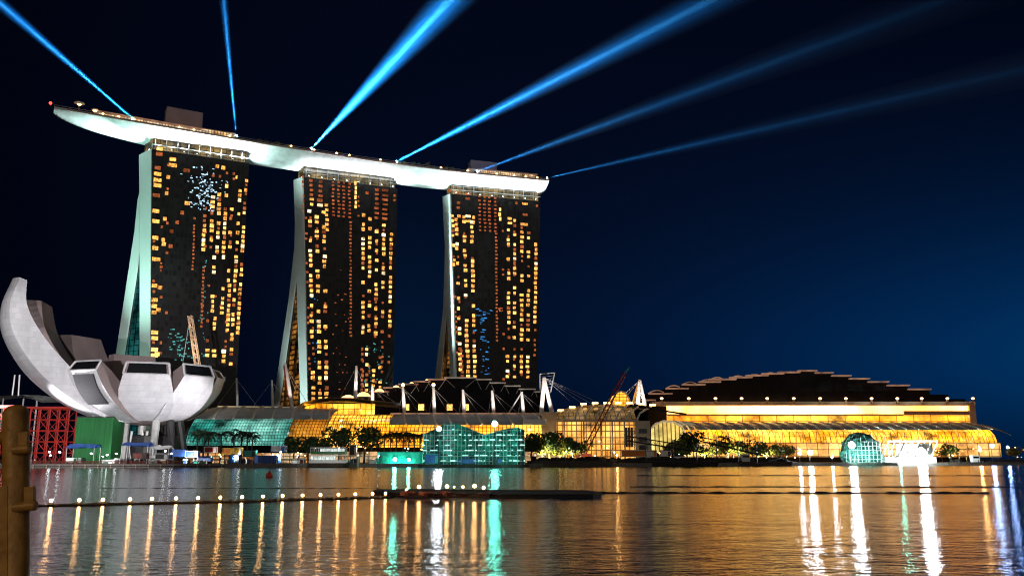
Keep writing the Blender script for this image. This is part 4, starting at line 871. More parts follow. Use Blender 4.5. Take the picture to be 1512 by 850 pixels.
# ------------------------------------------------------------------ convention centre
Y6 = 430
cc = thing('convention_centre', (X(1210, Y6), Y6, GZ), 'very long convention centre with a bright yellow terrace band under a stepped black roof', 'convention centre')
xa, xb = X(962, Y6 + 40, 605), X(1436, Y6 + 40, 605)
def band(y0, y1, Y, px0, px1, m, name, th_=1.0):
    a, c = X(px0, Y, (y0 + y1) / 2), X(px1, Y, (y0 + y1) / 2); z1, z0_ = Z(y0, Y), Z(y1, Y); b = MB(); b.box(((a + c) / 2, Y + th_ / 2, (z0_ + z1) / 2), (c - a, th_, z1 - z0_)); return b.build(name, M[m] if isinstance(m, str) else m, cc)
M['g_balc'] = glow_glass('balcony light', (1.0, 0.28, 0.008), (1.0, 0.44, 0.04), 2.2, 9.0, 3.0, 0.2, 0.06, 0.9, lamps=0.6)
YB_ = Y6 + 36
band(598, 612, YB_ + 2, 985, 1334, 'g_band', 'terrace_band')
band(598, 606, YB_ + 2, 1334, 1432, 'g_band', 'terrace_band')
band(612, 624.5, YB_ + 1, 985, 1434, 'g_balc', 'balcony_band')
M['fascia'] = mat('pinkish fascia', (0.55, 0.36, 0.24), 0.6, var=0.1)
band(592.5, 598, YB_ - 3, 962, 1440, 'fascia', 'fascia', 9)
band(606.2, 612, YB_ + .9, 1335, 1432, mat('brown balcony wall', (0.30, 0.22, 0.2), 0.7), 'balcony_wall', 1)  # plain wall in one darker brown tone
band(592, 625, YB_ + .5, 1432, 1441, 'fascia', 'end_pier', 12)
band(611, 612.6, YB_ - .4, 985, 1334, 'fascia', 'balcony_rail', 1)
# main black roof body under the tiers
ct = [(940, 967, 590.8), (958, 992, 581.3), (983, 1016, 573.7), (1007, 1041, 568), (1032, 1064, 563.9), (1047, 1087, 560.1), (1078, 1111, 557.3), (1102, 1135, 554.5), (1126, 1158, 551.7), (1150, 1182, 549.6), (1180, 1207, 547.4), (1205, 1231, 550.4), (1229, 1257, 554.8), (1255, 1284, 559.2), (1282, 1312, 563.8), (1310, 1342, 569), (1340, 1373, 574.7), (1371, 1400, 582), (1398, 1425, 588.5)]
YR = Y6 + 52
for i, (a, c, y) in enumerate(ct):
    x0, x1 = X(a, YR, 580), X(c, YR, 580); z = Z(y, YR); zb = Z(593, YR); mb = MB()
    mb.add([(x0, YR + 1, z), (x1, YR + 1, z), (x1, YR - 4, zb - 2), (x0, YR - 4, zb - 2), (x0, YR + 70, z), (x1, YR + 70, z), (x1, YR + 70, GZ), (x0, YR + 70, GZ)], [(0, 1, 2, 3), (0, 4, 5, 1), (4, 7, 6, 5), (0, 3, 7, 4), (1, 5, 6, 2)])
    tr = mb.build('roof_tier', M['black'], cc)
    if i < 17:
        mb = MB(); mb.box(((x0 + x1) / 2, YR - 0.6, z + .05), (x1 - x0, 4, 0.62)); so = mb.build('edge_strip', M['strip'], None); so.data.transform(Matrix.Translation(-Vector(cc['_o']))); so.parent = tr
    if 1 <= i <= 8:
        wa = (14 - i * .9); h_ = 5.5 - i * .5; xc = a + 12; mb = MB(); arc = [at(xc - wa + 2 * wa * k / 12, y - h_ * math.sin(math.pi * k / 12) ** .8 - .2, YR + 6) for k in range(13)]
        mb.tube(arc, 0.30, 5); so = mb.build('scallop_edge', M['strip'], None); so.data.transform(Matrix.Translation(-Vector(cc['_o']))); so.parent = tr
        mb = MB(); mb.prism([p + Vector((0, .3, 0)) for p in arc], (0, 30, 0)); so = mb.build('scallop', M['black'], None); so.data.transform(Matrix.Translation(-Vector(cc['_o']))); so.parent = tr
b = MB(); x0, x1 = X(955, YR, 600), X(1432, YR, 600); b.box(((x0 + x1) / 2, YR + 33, (GZ + Z(593, YR)) / 2), (x1 - x0, 70, Z(593, YR) - GZ)); b.build('body', M['black'], cc)
for k, px in enumerate((977, 1017, 1056.5, 1095, 1133, 1172, 1211, 1249, 1287, 1325, 1361, 1399, 1436.5)):
    p = at(px, 597, YB_ - 4); q = at(px, 588.6, YB_ - 4); b = MB(); b.tube([p, q], 0.55, 6); po = b.build('roof_post', M['fascia'], cc); b = MB(); b.lathe([(.65, -.4), (.85, 0), (.6, .4)], q + Vector((0, 0, .3)), 8); lo_ = b.build('post_lamp', M['b_lamp'], None); lo_.data.transform(Matrix.Translation(-Vector(cc['_o']))); lo_.parent = po
# long vault in front
go, x0, x1 = hall(1010, 1472, Y6 - 10, [(0, 672), (0.3, 660), (0.8, 650), (2, 643), (4.5, 637), (6, 634.5)], [(6, 634.5), (9, 631), (14, 627.5), (20, 625), (27, 623.5)], 25, M['g_yellow'], par=cc, rib_r=0.3, gname='vault_glass', skew=4.5)
for i in range(46):
    x = x0 + (x1 - x0) * (i + .5) / 46; b = MB(); b.tube([(x, Y6 - 10.4, Z(660, Y6 - 10)), (x + .3, Y6 - 8.4, Z(643, Y6 - 8)), (x + 1.5, Y6 - 5.6, Z(637, Y6 - 6))], 0.16, 4); b.build('mullion', M['beige'], cc)
M['g_base'] = glow_glass('ground floor light', (1.0, 0.32, 0.03), (1.0, 0.54, 0.16), 1.5, 5.0, 3.0, 0.2, 0.06, 0.9, lamps=0.8)
band(653, 674, Y6 - 11.5, 1010, 1478, 'g_base', 'ground_floor', 1)
# glazed round end of the vault
vt = [(958, 622), (966, 622)]
ea = [(962, 668), (962, 632), (968, 625.5), (980, 621.5), (994, 622.5), (1006, 629), (1012, 640), (1015, 655), (1016, 668)]
M['g_end'] = glow_glass('vault end glass', (1.0, 0.55, 0.06), (1.0, 0.75, 0.2), 0.9, 1.9, 30, 0.3, 0.1, 0.7)
b = MB(); b.prism([at(x, y, Y6 - 16) for x, y in ea], (0, 1, 0)); b.build('end_glass', M['g_end'], cc)
for o_, s in ((0, 1.0), (9, .95), (18, .9)):
    b = MB(); b.tube([at(x + o_ * (1.0 if k > 2 else .6), y, Y6 - 17 + o_ * .6) for k, (x, y) in enumerate(ea[1:-1])], 0.6 - o_ * .012, 6); b.build('arch_rib', M['mastlit'], cc)
b = MB(); b.loft([[at(x + o_, y - .3 , Y6 - 16 + o_ * .45) for x, y in ea[1:6]] for o_ in (0, 12, 26)]); b.build('end_roof', M['rib'], cc)
# tapering end of the vault roof
b = MB(); b.loft([[Vector((X(px, Y6 - 4, 630), Y6 - 4 + d, Z(y + dy, Y6 - 4 + d))) for d, y in ((0, 634.5), (5, 630), (12, 626), (20, 623.5))] for px, dy in ((1472, 0), (1482, 2.5), (1489, 6), (1493, 9))]); b.build('roof_end', M['roof'], cc)
# ------------------------------------------------------------------ things along the far quay
def S(px): 
    v = atz(px, 688, 0); k = v.x / v.y
    for a, b in zip(SH, SH[1:]):
        ka, kb = a.x / a.y, b.x / b.y
        if ka <= k <= kb: return a.y + (b.y - a.y) * (k - ka) / (kb - ka)
    return 300
def gp_(px, d):            # ground point under photo column px, d metres behind the water's edge
    Y = S(px) + d; p = at(px, 680, Y); p.z = GZ; return p
def box_thing(name, label, cat, px0, px1, py0, py1, d, m, depth=3.0, group=None, trim=None, rz=0.0):
    """a boxy thing (container, cabin): ribbed body, frame bars and door leaf"""
    Y = S((px0 + px1) / 2) + d; a, c = at(px0, py0, Y), at(px1, py1, Y); w_, h = c.x - a.x, a.z - c.z; z0_ = max(GZ, c.z)
    t = thing(name, ((a.x + c.x) / 2, Y + depth / 2, z0_), label, cat, group); b = MB(); n = max(4, int(w_ / 0.6)); X0 = a.x
    b.box(((a.x + c.x) / 2, Y + depth / 2, z0_ + h / 2), (w_ - .16, depth - .16, h - .1))
    for i in range(n): b.box((X0 + w_ * (i + .5) / n, Y + .05, z0_ + h / 2), (w_ / n * .5, .08, h - .35))
    b.build('body', M[m], t)
    f = MB()
    for zz in (0.09, h - 0.09): f.box(((a.x + c.x) / 2, Y + .02, z0_ + zz), (w_, .18, .18))
    for xx in (a.x + .09, c.x - .09): f.box((xx, Y + .02, z0_ + h / 2), (.18, .2, h - .36))
    f.build('frame', M[trim or m], t)
    dd = MB(); dd.box((c.x - w_ * .2, Y - .03, z0_ + h * .45), (w_ * .22, .06, h * .7)); dd.build('door', M[trim or 'dark'], t)
    return t
M['work_white'] = emis('white work bulb', (.85, .95, 1.0), 25)
# red scaffold towers
for k, (x0, x1, y0, la) in enumerate(((46, 97, 603, 'wide'), (-6, 12, 601, 'narrow'))):
    Y = S(70) + 16; a, c = at(x0, y0, Y), at(x1, 664, Y); t = thing('scaffold_frame', (a.x, Y, GZ), la + ' red steel scaffold frame ' + ('between the yellow post and the green hoarding box' if k == 0 else 'partly hidden by the yellow post'), 'scaffold', 'red scaffold frames')
    nx = 5 if k == 0 else 3; nz_ = 5; zt = a.z
    for dy in (0, 5):
        for i in range(nx):
            x = a.x + (c.x - a.x) * i / (nx - 1); b = MB(); b.tube([(x, Y + dy, GZ), (x, Y + dy, zt)], .26, 4); b.build('upright', M['red'], t)
        for j in range(1, nz_ + 1):
            z = GZ + (zt - GZ) * j / nz_; b = MB(); b.tube([(a.x, Y + dy, z), (c.x, Y + dy, z)], .22, 4); b.build('rail', M['red'], t)
        for i in range(nx - 1):
            xa_, xb_ = a.x + (c.x - a.x) * i / (nx - 1), a.x + (c.x - a.x) * (i + 1) / (nx - 1); b = MB()
            for j in range(nz_):
                z1, z2 = GZ + (zt - GZ) * j / nz_, GZ + (zt - GZ) * (j + 1) / nz_; b.tube([(xa_, Y + dy, z1), (xb_, Y + dy, z2)] if (i + j) % 2 else [(xb_, Y + dy, z1), (xa_, Y + dy, z2)], .12, 3)
            b.build('diagonal_brace', M['red'], t)
    b = MB(); b.box(((a.x + c.x) / 2, Y + 2.5, zt + .35), (c.x - a.x + 2, 7, .6)); b.build('platform', M['red'], t)
    spot('work_lamp', t, ((a.x + c.x) / 2, Y - 14, GZ + 1.2), ((a.x + c.x) / 2, Y, GZ + 6), 1200, (1, .85, .75), 95, .8, .3)
# green hoarding box
Y = S(139) + 12; a, c = at(113.5, 616, Y), at(163.5, 666, Y); t = thing('hoarding_box', ((a.x + c.x) / 2, Y, GZ), 'tall bright green hoarding box below the museum petals', 'hoarding')
b = MB(); n = 14
for i in range(n): b.box((a.x + (c.x - a.x) * (i + .5) / n, Y + 4 + (0.06 if i % 2 else 0), (GZ + a.z) / 2), ((c.x - a.x) / n, 8, a.z - GZ))
b.build('panel', M['green'], t); b = MB(); b.box(((a.x + c.x) / 2, Y + 4, a.z + .2), (c.x - a.x + .3, 8.4, .4)); b.build('cap', M['dark'], t)
b = MB()
for px, hh in ((133, 2.6), (139, 3.4), (146, 2.2)): x = X(px, Y); b.box((x, Y + 2, a.z + .3 + hh / 2), (1.2, 1.6, hh)); b.box((x + .6, Y + 1.6, a.z + hh), (2.2, .4, .5))
b.build('rooftop_unit', M['white'], t); spot('work_lamp', t, ((a.x + c.x) / 2 - 3, Y - 16, GZ + 2), ((a.x + c.x) / 2, Y, GZ + 6), 800, (1, .98, .9), 70, .8, .3)
# tent, tarps, containers, cabins, trucks
def tarp(label, px0, px1, y0, y1, d, m):
    Y = S((px0 + px1) / 2) + d; a, c = at(px0, y0, Y), at(px1, y1, Y); t = thing('tarpaulin_shelter', ((a.x + c.x) / 2, Y, GZ), label, 'shelter', 'tarpaulin shelters on the quay'); n = 6; b = MB(); rnd = random.Random(px0)
    rows = [[Vector((a.x + (c.x - a.x) * i / n, Y + dy, a.z - (0 if dy == 2 else 1.1) + rnd.uniform(-.25, .25))) for i in range(n + 1)] for dy in (-.5, 2, 4.5)]
    b.loft(rows); b.loft([[p - Vector((0, 0, .12)) for p in r_] for r_ in rows]); b.build('sheet', M[m], t)
    for x in (a.x + .2, c.x - .2):
        for dy in (-.2, 4.2):
            b = MB(); b.tube([(x, Y + dy, GZ), (x, Y + dy, a.z - 1.1)], .12, 5); b.build('pole', M['steel'], t)
tarp('blue and white sheet shelter before the green hoarding box', 99, 140, 655, 668, 7, 'blue')
tarp('blue tarpaulin shelter beneath the columns of the museum', 180, 219, 652, 666, 6, 'blue')
tarp('white sheet shelter on the quay beside the pale truck', 222, 250, 657, 668, 9, 'white')
cts = [('shipping_container', 'pair end blue container under the museum edge', 'container', 254, 273, 663, 674, 6, 'blue', 'blue'), ('shipping_container', 'blue container close to the red painted one', 'container', 274, 292, 665, 675, 5, 'blue', 'white'),
       ('shipping_container', 'red painted container before the teal glass hall', 'container', 302, 321, 659, 668, 8, 'red', 'white'), ('shipping_container', 'orange container before the teal glass hall', 'container', 328, 345, 661, 670, 8, 'orange', 'yellow'), ('site_cabin', 'small yellow site cabin touching the orange container', 'cabin', 346, 356, 660, 670, 8, 'yellow', 'white'),
       ('site_cabin', 'white site cabin before the amber bay', 'cabin', 400, 422, 657, 667, 8, 'white', 'blue'), ('shipping_container', 'deep blue box standing at the water edge beneath the orange container', 'container', 338, 352, 671, 683, 2, 'blue', 'dark'),
       ('shipping_container', 'teal box on the quay between the blue boxes and the white cabin', 'container', 360, 377, 664, 674, 5, 'teal', 'dark'), ('site_cabin', 'low white cabin by the water before the green hoarding box', 'cabin', 97, 114, 675, 683, 1.5, 'white', 'green'),
       ('shipping_container', 'rusty dark container beneath the blue tarpaulin', 'container', 196, 216, 668, 677, 3, 'rust', 'dark'), ('shipping_container', 'dark container on the quay under the broad front petal', 'container', 229, 248, 669, 678, 3, 'dark', 'steel'),
       ('shipping_container', 'red orange container on the bank before the cream entrance hall', 'container', 918, 970, 664, 674, 9, 'orange', 'white'), ('site_cabin', 'white cabin beside the long red orange container', 'cabin', 974, 992, 664, 674, 9, 'white', 'dark'),
       ('shipping_container', 'blue container on the pontoon edge under the netted pavilion, the narrow one', 'container', 627, 649, 674, 689, -4, 'blue', 'teal'), ('shipping_container', 'upper long blue container under the netted pavilion', 'container', 672, 720, 673, 680, -2, 'blue', 'dark'), ('shipping_container', 'lower long blue container under the netted pavilion', 'container', 672, 742, 681, 689, -5, 'blue', 'dark'),
       ('shipping_container', 'grey container at the corner of the netted pavilion', 'container', 743, 760, 680, 689, -4, 'steel', 'dark')]
for nm, la, cat, a_, b_, y0, y1, d, m, tr in cts:
    box_thing(nm, la, cat, a_, b_, y0, y1, d, m, 2.6, ('containers' if nm == 'shipping_container' else 'site cabins') + ' on the far quay', tr)
# blue fence panels at the water
for i in range(7):
    px = 376 + i * 5.6; Y = S(px) + 2; a, c = at(px, 672, Y), at(px + 5, 683, Y); t = thing('fence_panel', ((a.x + c.x) / 2, Y, GZ), 'blue mesh fence panel in the row by the water before the amber bay', 'fence panel', 'blue fence panels')
    b = MB(); b.box(((a.x + c.x) / 2, Y, (GZ + a.z) / 2 + .15), (c.x - a.x, .08, a.z - GZ - .3)); b.build('panel', M['blue'], t)
    b = MB(); 
    for x in (a.x, c.x): b.box((x, Y, (GZ + a.z) / 2), (.12, .14, a.z - GZ))
    b.build('post', M['dark'], t)
# red barrier run along the quay
for i in range(40):
    px = 44 + i * 6.6; p = gp_(px, 1.0); t = thing('crowd_barrier', p, 'short rust red barrier in the long row along the quay edge below the museum', 'barrier', 'red barriers along the quay edge'); b = MB(); L_ = 1.3
    for z in (.15, .95): b.tube([p + Vector((-L_ / 2, 0, z)), p + Vector((L_ / 2, 0, z))], .09, 4)
    for k in range(5): x = -L_ / 2 + L_ * k / 4; b.tube([p + Vector((x, 0, 0)), p + Vector((x, 0, .95))], .07, 4)
    b.build('barrier_frame', M['rust'], t)
# pontoon ledge with piles along the left quay
b = MB(); a, c = at(54, 690, S(54) - 1.6), at(330, 690, S(330) - 1.6); t = thing('jetty', ((a.x + c.x) / 2, a.y, 0), 'low timber jetty strip along the water below the red barriers', 'jetty')
b.prism([(a.x, a.y, .35), (c.x, c.y, .35), (c.x, c.y - 2.2, .35), (a.x, a.y - 2.2, .35)], (0, 0, .25)); b.build('deck', M['wood'], t)
for i in range(16): p = Vector((a.x, a.y - 2, 0)).lerp(Vector((c.x, c.y - 2, 0)), i / 15); b = MB(); b.tube([p + Vector((0, 0, -1)), p + Vector((0, 0, 1.0))], .16, 6); b.build('pile', M['beige'], t)
# bank of dark rock and soil along the quay before the entrance hall and convention centre
b = MB(); rnd = random.Random(17); rows = []
for i in range(90):
    px = 776 + i * 4.6; e_ = min(1, i / 5, (89 - i) / 8); rows.append([gp_(px, d) + Vector((rnd.uniform(-.4, .4), 0, h_ * e_ * rnd.uniform(.75, 1.15) - .1)) for d, h_ in ((.8, .3), (1.6, 1.3), (3.0, 2.0), (5, 2.3), (7, 2.0), (9.5, .4))])
b.loft(rows); tag(b.build('terrain', M['rock']), kind='structure')
# crates, drums and gear on the quay
def crate_proto(m, w_, h_):
    t = thing('crate', (0, 0, 0), None, None); b = MB(); b.box((0, 0, h_ / 2), (w_, 1.4, h_)); b.build('body', M[m], t); b = MB()
    for z in (.08, h_ - .08): b.box((0, 0, z), (w_ + .12, 1.52, .16))
    for x in (-w_ / 2 + .1, w_ / 2 - .1): b.box((x, 0, h_ / 2), (.2, 1.52, h_ - .34))
    b.build('edge_frame', M['steel'], t); b = MB(); b.box((0, 0, h_ + .06), (w_ * .7, 1.0, .12)); b.build('lid', M['dark'], t); return t
rnd = random.Random(41)
for m, w_, h_ in (('blue', 1.8, 1.5), ('white', 2.4, 1.3), ('rust', 1.5, 1.6), ('teal', 2.0, 1.2), ('dark', 2.2, 1.8), ('orange', 1.3, 1.2), ('yellow', 1.1, 1.4)):
    pr_ = crate_proto(m, w_, h_)
    for k in range(8 if m in ('blue', 'white', 'dark') else 6):
        px = rnd.uniform(100, 560); p = gp_(px, rnd.uniform(2.2, 8)); o = pr_ if k == 0 else copy_thing(pr_, p, 0)
        o.location = p; o.rotation_euler = (0, 0, rnd.uniform(-.5, .5)); o['category'] = 'crate'; o['group'] = 'building site crates on the quay'; o['label'] = '%s steel framed crate among the building site gear on the quay' % {'rust': 'rust red', 'dark': 'black', 'teal': 'teal green'}.get(m, m)
for k in range(12):
    px = rnd.uniform(60, 560); p = gp_(px, rnd.uniform(3, 9)); t = thing('lamp_stand', p, 'white work lamp on a thin stand in the building site on the quay', 'work lamp', 'work lamps on the quay'); h_ = rnd.uniform(2.2, 4.5); b = MB(); b.tube([p, p + Vector((0, 0, h_))], .06, 4); b.build('pole', M['dark'], t); b = MB(); b.box(p + Vector((0, -.1, h_)), (.5, .3, .35)); b.build('bulb', M['work_white'], t)
for px, e_, la in ((150, 3000, 'before the green hoarding box'), (270, 4500, 'before the blue containers'), (345, 3500, 'before the orange container'), (410, 3000, 'before the blue fence panels')):
    p = gp_(px, 0.9); floodlight(p, p + Vector((3, 9, 1)), e_, (1, .97, .92), 130, 'added low floodlight on the quay edge ' + la, 'added floodlights', .4, blend=.9, pole=2.2)  # floodlights added only to brighten the clutter on the quay
# people sized clutter: drums, crates, trucks
rnd = random.Random(5)
def truck(px, d, m, label, flip=1):
    p = gp_(px, d); t = thing('truck', p, label, 'truck', 'trucks on the far quay'); f = flip
    b = MB(); b.box(p + Vector((-.9 * f, 0, 1.7)), (4.2, 2.2, 1.9)); b.build('cargo_box', M[m], t)
    b = MB(); b.prism([p + Vector((1.4 * f, -1.05, .6)), p + Vector((3.1 * f, -1.05, .6)), p + Vector((3.0 * f, -1.05, 1.5)), p + Vector((2.6 * f, -1.05, 2.3)), p + Vector((1.4 * f, -1.05, 2.3))], (0, 2.1, 0)); fixn(b.build('cab', M['white'], t))
    b = MB(); b.box(p + Vector((2.2 * f, -1.07, 1.8)), (.9, .06, .7)); b.build('window', M['black_glass'], t)
    b = MB(); b.box(p + Vector((.6 * f, 0, .62)), (5.6, 1.5, .25)); b.build('chassis', M['dark'], t)
    for x in (-2.2, .2, 2.3):
        for y in (-1, 1):
            c = p + Vector((x * f, y, .5)); b = MB(); b.tube([c - Vector((0, .15, 0)), c + Vector((0, .15, 0))], .5, 10); b.build('wheel', M['rubber'], t)
truck(236, 12, 'white', 'pale truck parked under the museum columns'); truck(300, 11, 'blue', 'blue boxed truck before the teal glass hall', -1); truck(377, 11, 'orange', 'orange boxed truck before the teal glass hall')
truck(1000, 11, 'white', 'white boxed truck on the bank by the round glazed vault end', -1)
# two deck ferry
Y = S(485) - 5; a, c = at(457, 656, Y), at(514, 688, Y); bt = thing('ferry', ((a.x + c.x) / 2, Y, 0), 'white and green two deck ferry moored before the golden gallery', 'boat'); cx_ = (a.x + c.x) / 2; w_ = c.x - a.x
b = MB(); b.loft([[(cx_ - w_ / 2 + s, Y + y, z) for s, y, z in ((k, -2 + k * .3, 1.4), (k * 1.3, -1.6 + k * .2, .1), (k * 1.6, 0, -.4), (k * 1.3, 1.6, .1), (k, 2, 1.4))] for k in (0,)] + [[(cx_ + w_ / 2 - 1, Y - 2, 1.4), (cx_ + w_ / 2 - 1.6, Y - 1.6, .1), (cx_ + w_ / 2 - 2, Y, -.4), (cx_ + w_ / 2 - 1.6, Y + 1.6, .1), (cx_ + w_ / 2 - 1, Y + 2, 1.4)], [(cx_ + w_ / 2 + 1, Y - .1, 1.8), (cx_ + w_ / 2 + .4, Y - .1, .4), (cx_ + w_ / 2, Y, 0), (cx_ + w_ / 2 + .4, Y + .1, .4), (cx_ + w_ / 2 + 1, Y + .1, 1.8)]], close=True); fixn(b.build('hull', M['wood'], bt))
for z0_, h_, nm, inset in ((1.45, 2.5, 'lower_cabin', 0), (4.3, 2.0, 'upper_cabin', .8)):
    b = MB(); b.box((cx_, Y, z0_ + .45), (w_ - 1 - inset, 3.4, .9)); cbn = b.build(nm, M['green' if inset else 'white'], bt)
    b = MB(); n = 9
    for i in range(n + 1): b.box((cx_ - w_ / 2 + .5 + inset / 2 + (w_ - 1 - inset) * i / n, Y - 1.6, z0_ + h_ / 2), (.14, .14, h_)); b.box((cx_ - w_ / 2 + .5 + inset / 2 + (w_ - 1 - inset) * i / n, Y + 1.6, z0_ + h_ / 2), (.14, .14, h_))
    b.build('stanchions', M['white'], bt)
    b = MB(); b.box((cx_, Y, z0_ + h_ + .12), (w_ - .6 - inset, 4, .22)); b.build('deck_roof', M['white'], bt)
    b = MB(); b.box((cx_ + (1 if inset else -2), Y + .6, z0_ + h_ * .65), (w_ * .62, .3, h_ * .5)); b.build('lit_window_band', emis('ferry cabin light %d' % z0_, (.9, 1.0, .95), .8, False, .5, .8), bt)
spot('deck_lamp', bt, (cx_, Y - 16, 6), (cx_, Y, 3), 2500, (.95, 1, .95), 80, .8, .3)
# dark kiosk and quay pole
box_thing('kiosk', 'small dark timber kiosk at the stern of the white and green ferry', 'kiosk', 516, 526, 656, 672, 3, 'wood', 3, None, 'beige')
p = at(528, 694, S(528) - 8); b = MB(); b.tube([(p.x, p.y, -1.5), (p.x, p.y, 3.4)], .35, 8); b.lathe([(.35, 3.4), (.45, 3.45), (.05, 3.8)], (p.x, p.y, 0), 8); tag(b.build('mooring_pile', M['beige']), 'pale mooring pile standing in the water by the dark kiosk', 'mooring pile')
# green wall with two round lamps
Y = S(588) + 1.5; a, c = at(557, 667, Y), at(624, 686, Y); t = thing('hoarding_wall', ((a.x + c.x) / 2, Y, GZ), 'teal green hoarding wall at the water edge carrying two bright round lamps', 'hoarding'); b = MB(); n = 22
for i in range(n): b.box((a.x + (c.x - a.x) * (i + .5) / n, Y + .25 + (0.05 if i % 2 else 0), (GZ + a.z) / 2), ((c.x - a.x) / n, .4, a.z - GZ))
b.build('panel', M['teal'], t); b = MB(); b.box(((a.x + c.x) / 2, Y + .25, a.z + .1), (c.x - a.x, .6, .2)); b.build('cap', M['dark'], t)
def bulb_lamp(px, py, Y, r, m, label, group, power=0, pole=True, cat='floodlight', color=None):
    p = at(px, py, Y); t = thing('flood_lamp', (p.x, p.y, max(GZ, 0)), label, cat, group)
    b = MB(); b.ball(p, r, 10); b.build('bulb', M[m], t)
    b = MB(); b.tube([p + Vector((0, r * .3, r * .2)), p + Vector((0, r * 1.3, r * .3))], [r * 1.15, r * .9], 10); b.build('reflector', M['steel'], t)
    if pole: b = MB(); b.tube([Vector((p.x, p.y + r * 1.2, GZ)), p + Vector((0, r * 1.2, 0))], .14, 5); b.build('pole', M['dark'], t)
    return t
bulb_lamp(583, 678, Y - .9, .62, 'b_teal', 'bigger round teal lamp on the green hoarding wall', 'round lamps on the hoarding wall', pole=False); bulb_lamp(603.5, 678.5, Y - .9, .5, 'b_teal', 'smaller round teal lamp on the green hoarding wall', 'round lamps on the hoarding wall', pole=False)
# netted crystal pavilion under construction
Yp = S(700) - 3; nt_ = thing('netted_pavilion', at(700, 688, Yp), 'faceted pavilion under construction wrapped in teal netting and scaffold at the water edge', 'pavilion')
top_px = [(626, 640), (640, 634), (655, 626), (672, 624), (690, 631), (704, 637), (716, 641), (732, 637), (750, 632), (765, 631), (774, 634)]
M['net'] = mat('teal scaffold netting', (0.022, 0.20, 0.165), 0.8, var=1.0, scale=0.5, streak=(1, 1, 2.8))
b = MB()
fr = [at(x, y, Yp + 3 * math.sin(i * 1.9)) for i, (x, y) in enumerate(top_px)]
fb = [Vector((p.x, p.y - 1.5, .9)) for p in fr]
for i in range(len(fr) - 1): b.add([fb[i], fb[i + 1], fr[i + 1], fr[i]], [(0, 1, 2), (0, 2, 3)] if i % 2 else [(0, 1, 3), (1, 2, 3)])
back = [p + Vector((0, 12, -2)) for p in fr]; b.loft([fr, back]); b.loft([back, [Vector((p.x, p.y, .9)) for p in back]]); b.build('netting', M['net'], nt_)
b = MB(); b.box(((fb[0].x + fb[-1].x) / 2, Yp + 3, .45), (fb[-1].x - fb[0].x + 3, 16, .9)); b.build('pontoon', M['wood'], nt_)
for j in range(8):
    z = 2 + j * 1.75; b = MB()
    for i in range(len(fr) - 1):
        if z < min(fr[i].z, fr[i + 1].z) + .6:
            p0 = fb[i].lerp(fr[i], min(1, (z - .9) / (fr[i].z - .9))); p1 = fb[i + 1].lerp(fr[i + 1], min(1, (z - .9) / (fr[i + 1].z - .9))); b.tube([p0 - Vector((0, .9, 0)), p1 - Vector((0, .9, 0))], .11, 4)
    if b.v: b.build('scaffold_ledger', M['steel'], nt_)
rnd = random.Random(9)
for i in range(30):
    f_ = i / 29; x = fb[0].x + (fb[-1].x - fb[0].x) * f_; k = min(len(fr) - 2, int(f_ * (len(fr) - 1))); zt = min(fr[k].z, fr[k + 1].z) + rnd.uniform(-.5, 1.9); b = MB(); yy = fb[k].y - .7; b.tube([(x, yy, .9), (x, yy, zt)], .09, 4); b.build('scaffold_standard', M['steel'], nt_)
M['work_bulb'] = emis('work light tube', (.45, 1.0, .85), 2.2, False, .4, .5)
for i in range(150):
    f_ = rnd.random(); k = min(len(fr) - 2, int(f_ * (len(fr) - 1))); x = fb[0].x + (fb[-1].x - fb[0].x) * f_; j = rnd.randrange(7); z = 2.2 + j * 1.75
    if z > min(fr[k].z, fr[k + 1].z) - .5: continue
    b = MB(); b.box((x, fb[k].y - 1.25 - .2, z), (rnd.uniform(.3, 1.5), .12, rnd.uniform(.12, .35))); b.build('work_light', M['work_bulb'], nt_)
for px, e_ in ((640, 2400), (690, 2600), (745, 4200)):
    p = at(px, 680, Yp - 16); spot('net_lamp', nt_, (p.x, p.y, 1.0), at(px + 3, 655, Yp), e_, (.25, 1.0, .82), 80, .9, .4)
bulb_lamp(648, 633, Yp - 6, .72, 'b_white', 'white floodlight high on the netted pavilion', 'big floodlights along the far shore'); bulb_lamp(730.5, 625.5, Yp - 6, .85, 'b_teal', 'teal floodlight blazing above the netted pavilion', 'big floodlights along the far shore')
# globe pavilion and white sloping terrace
Yg = S(1270) + 6; gl = thing('globe_pavilion', at(1272, 684, Yg), 'round netted globe pavilion lit teal beside the white sloping terrace', 'pavilion'); c = at(1271, 668, Yg + 6); r = 29 * mpp(Yg)
b = MB(); b.lathe([(r * math.cos(a) , r * math.sin(a)) for a in [R(-28), R(-12), 0, R(15), R(30), R(45), R(60), R(75), R(88)]], c, 22); M['globe'] = mat('teal globe panels', (0.07, 0.22, 0.19), 0.6, var=1.0, scale=0.45, streak=(.6, .6, 2.8)); b.v = [tuple(c + (Vector(v) - c) * rnd.uniform(.9, 1.06)) for v in b.v]; b.build('dome', M['globe'], gl)
for k in range(6):
    a = math.pi * (1 + k / 10); b = MB(); b.tube([c + Vector((math.cos(a) * math.cos(R(e)) * (r + .15), math.sin(a) * math.cos(R(e)) * (r + .15), math.sin(R(e)) * (r + .15))) for e in range(-28, 90, 12)], .11, 4); b.build('dome_rib', M['steel'], gl)
rnd = random.Random(3)
for i in range(13):
    x = c.x + (i / 12 - .5) * 2.3 * r; b = MB(); b.tube([(x, c.y - r - .8, GZ), (x, c.y - r - .8, GZ + r * (.7 + .75 * math.sin(math.pi * i / 12)) * rnd.uniform(.7, 1.1))], .12, 4); b.build('scaffold_standard', M['steel'], gl)
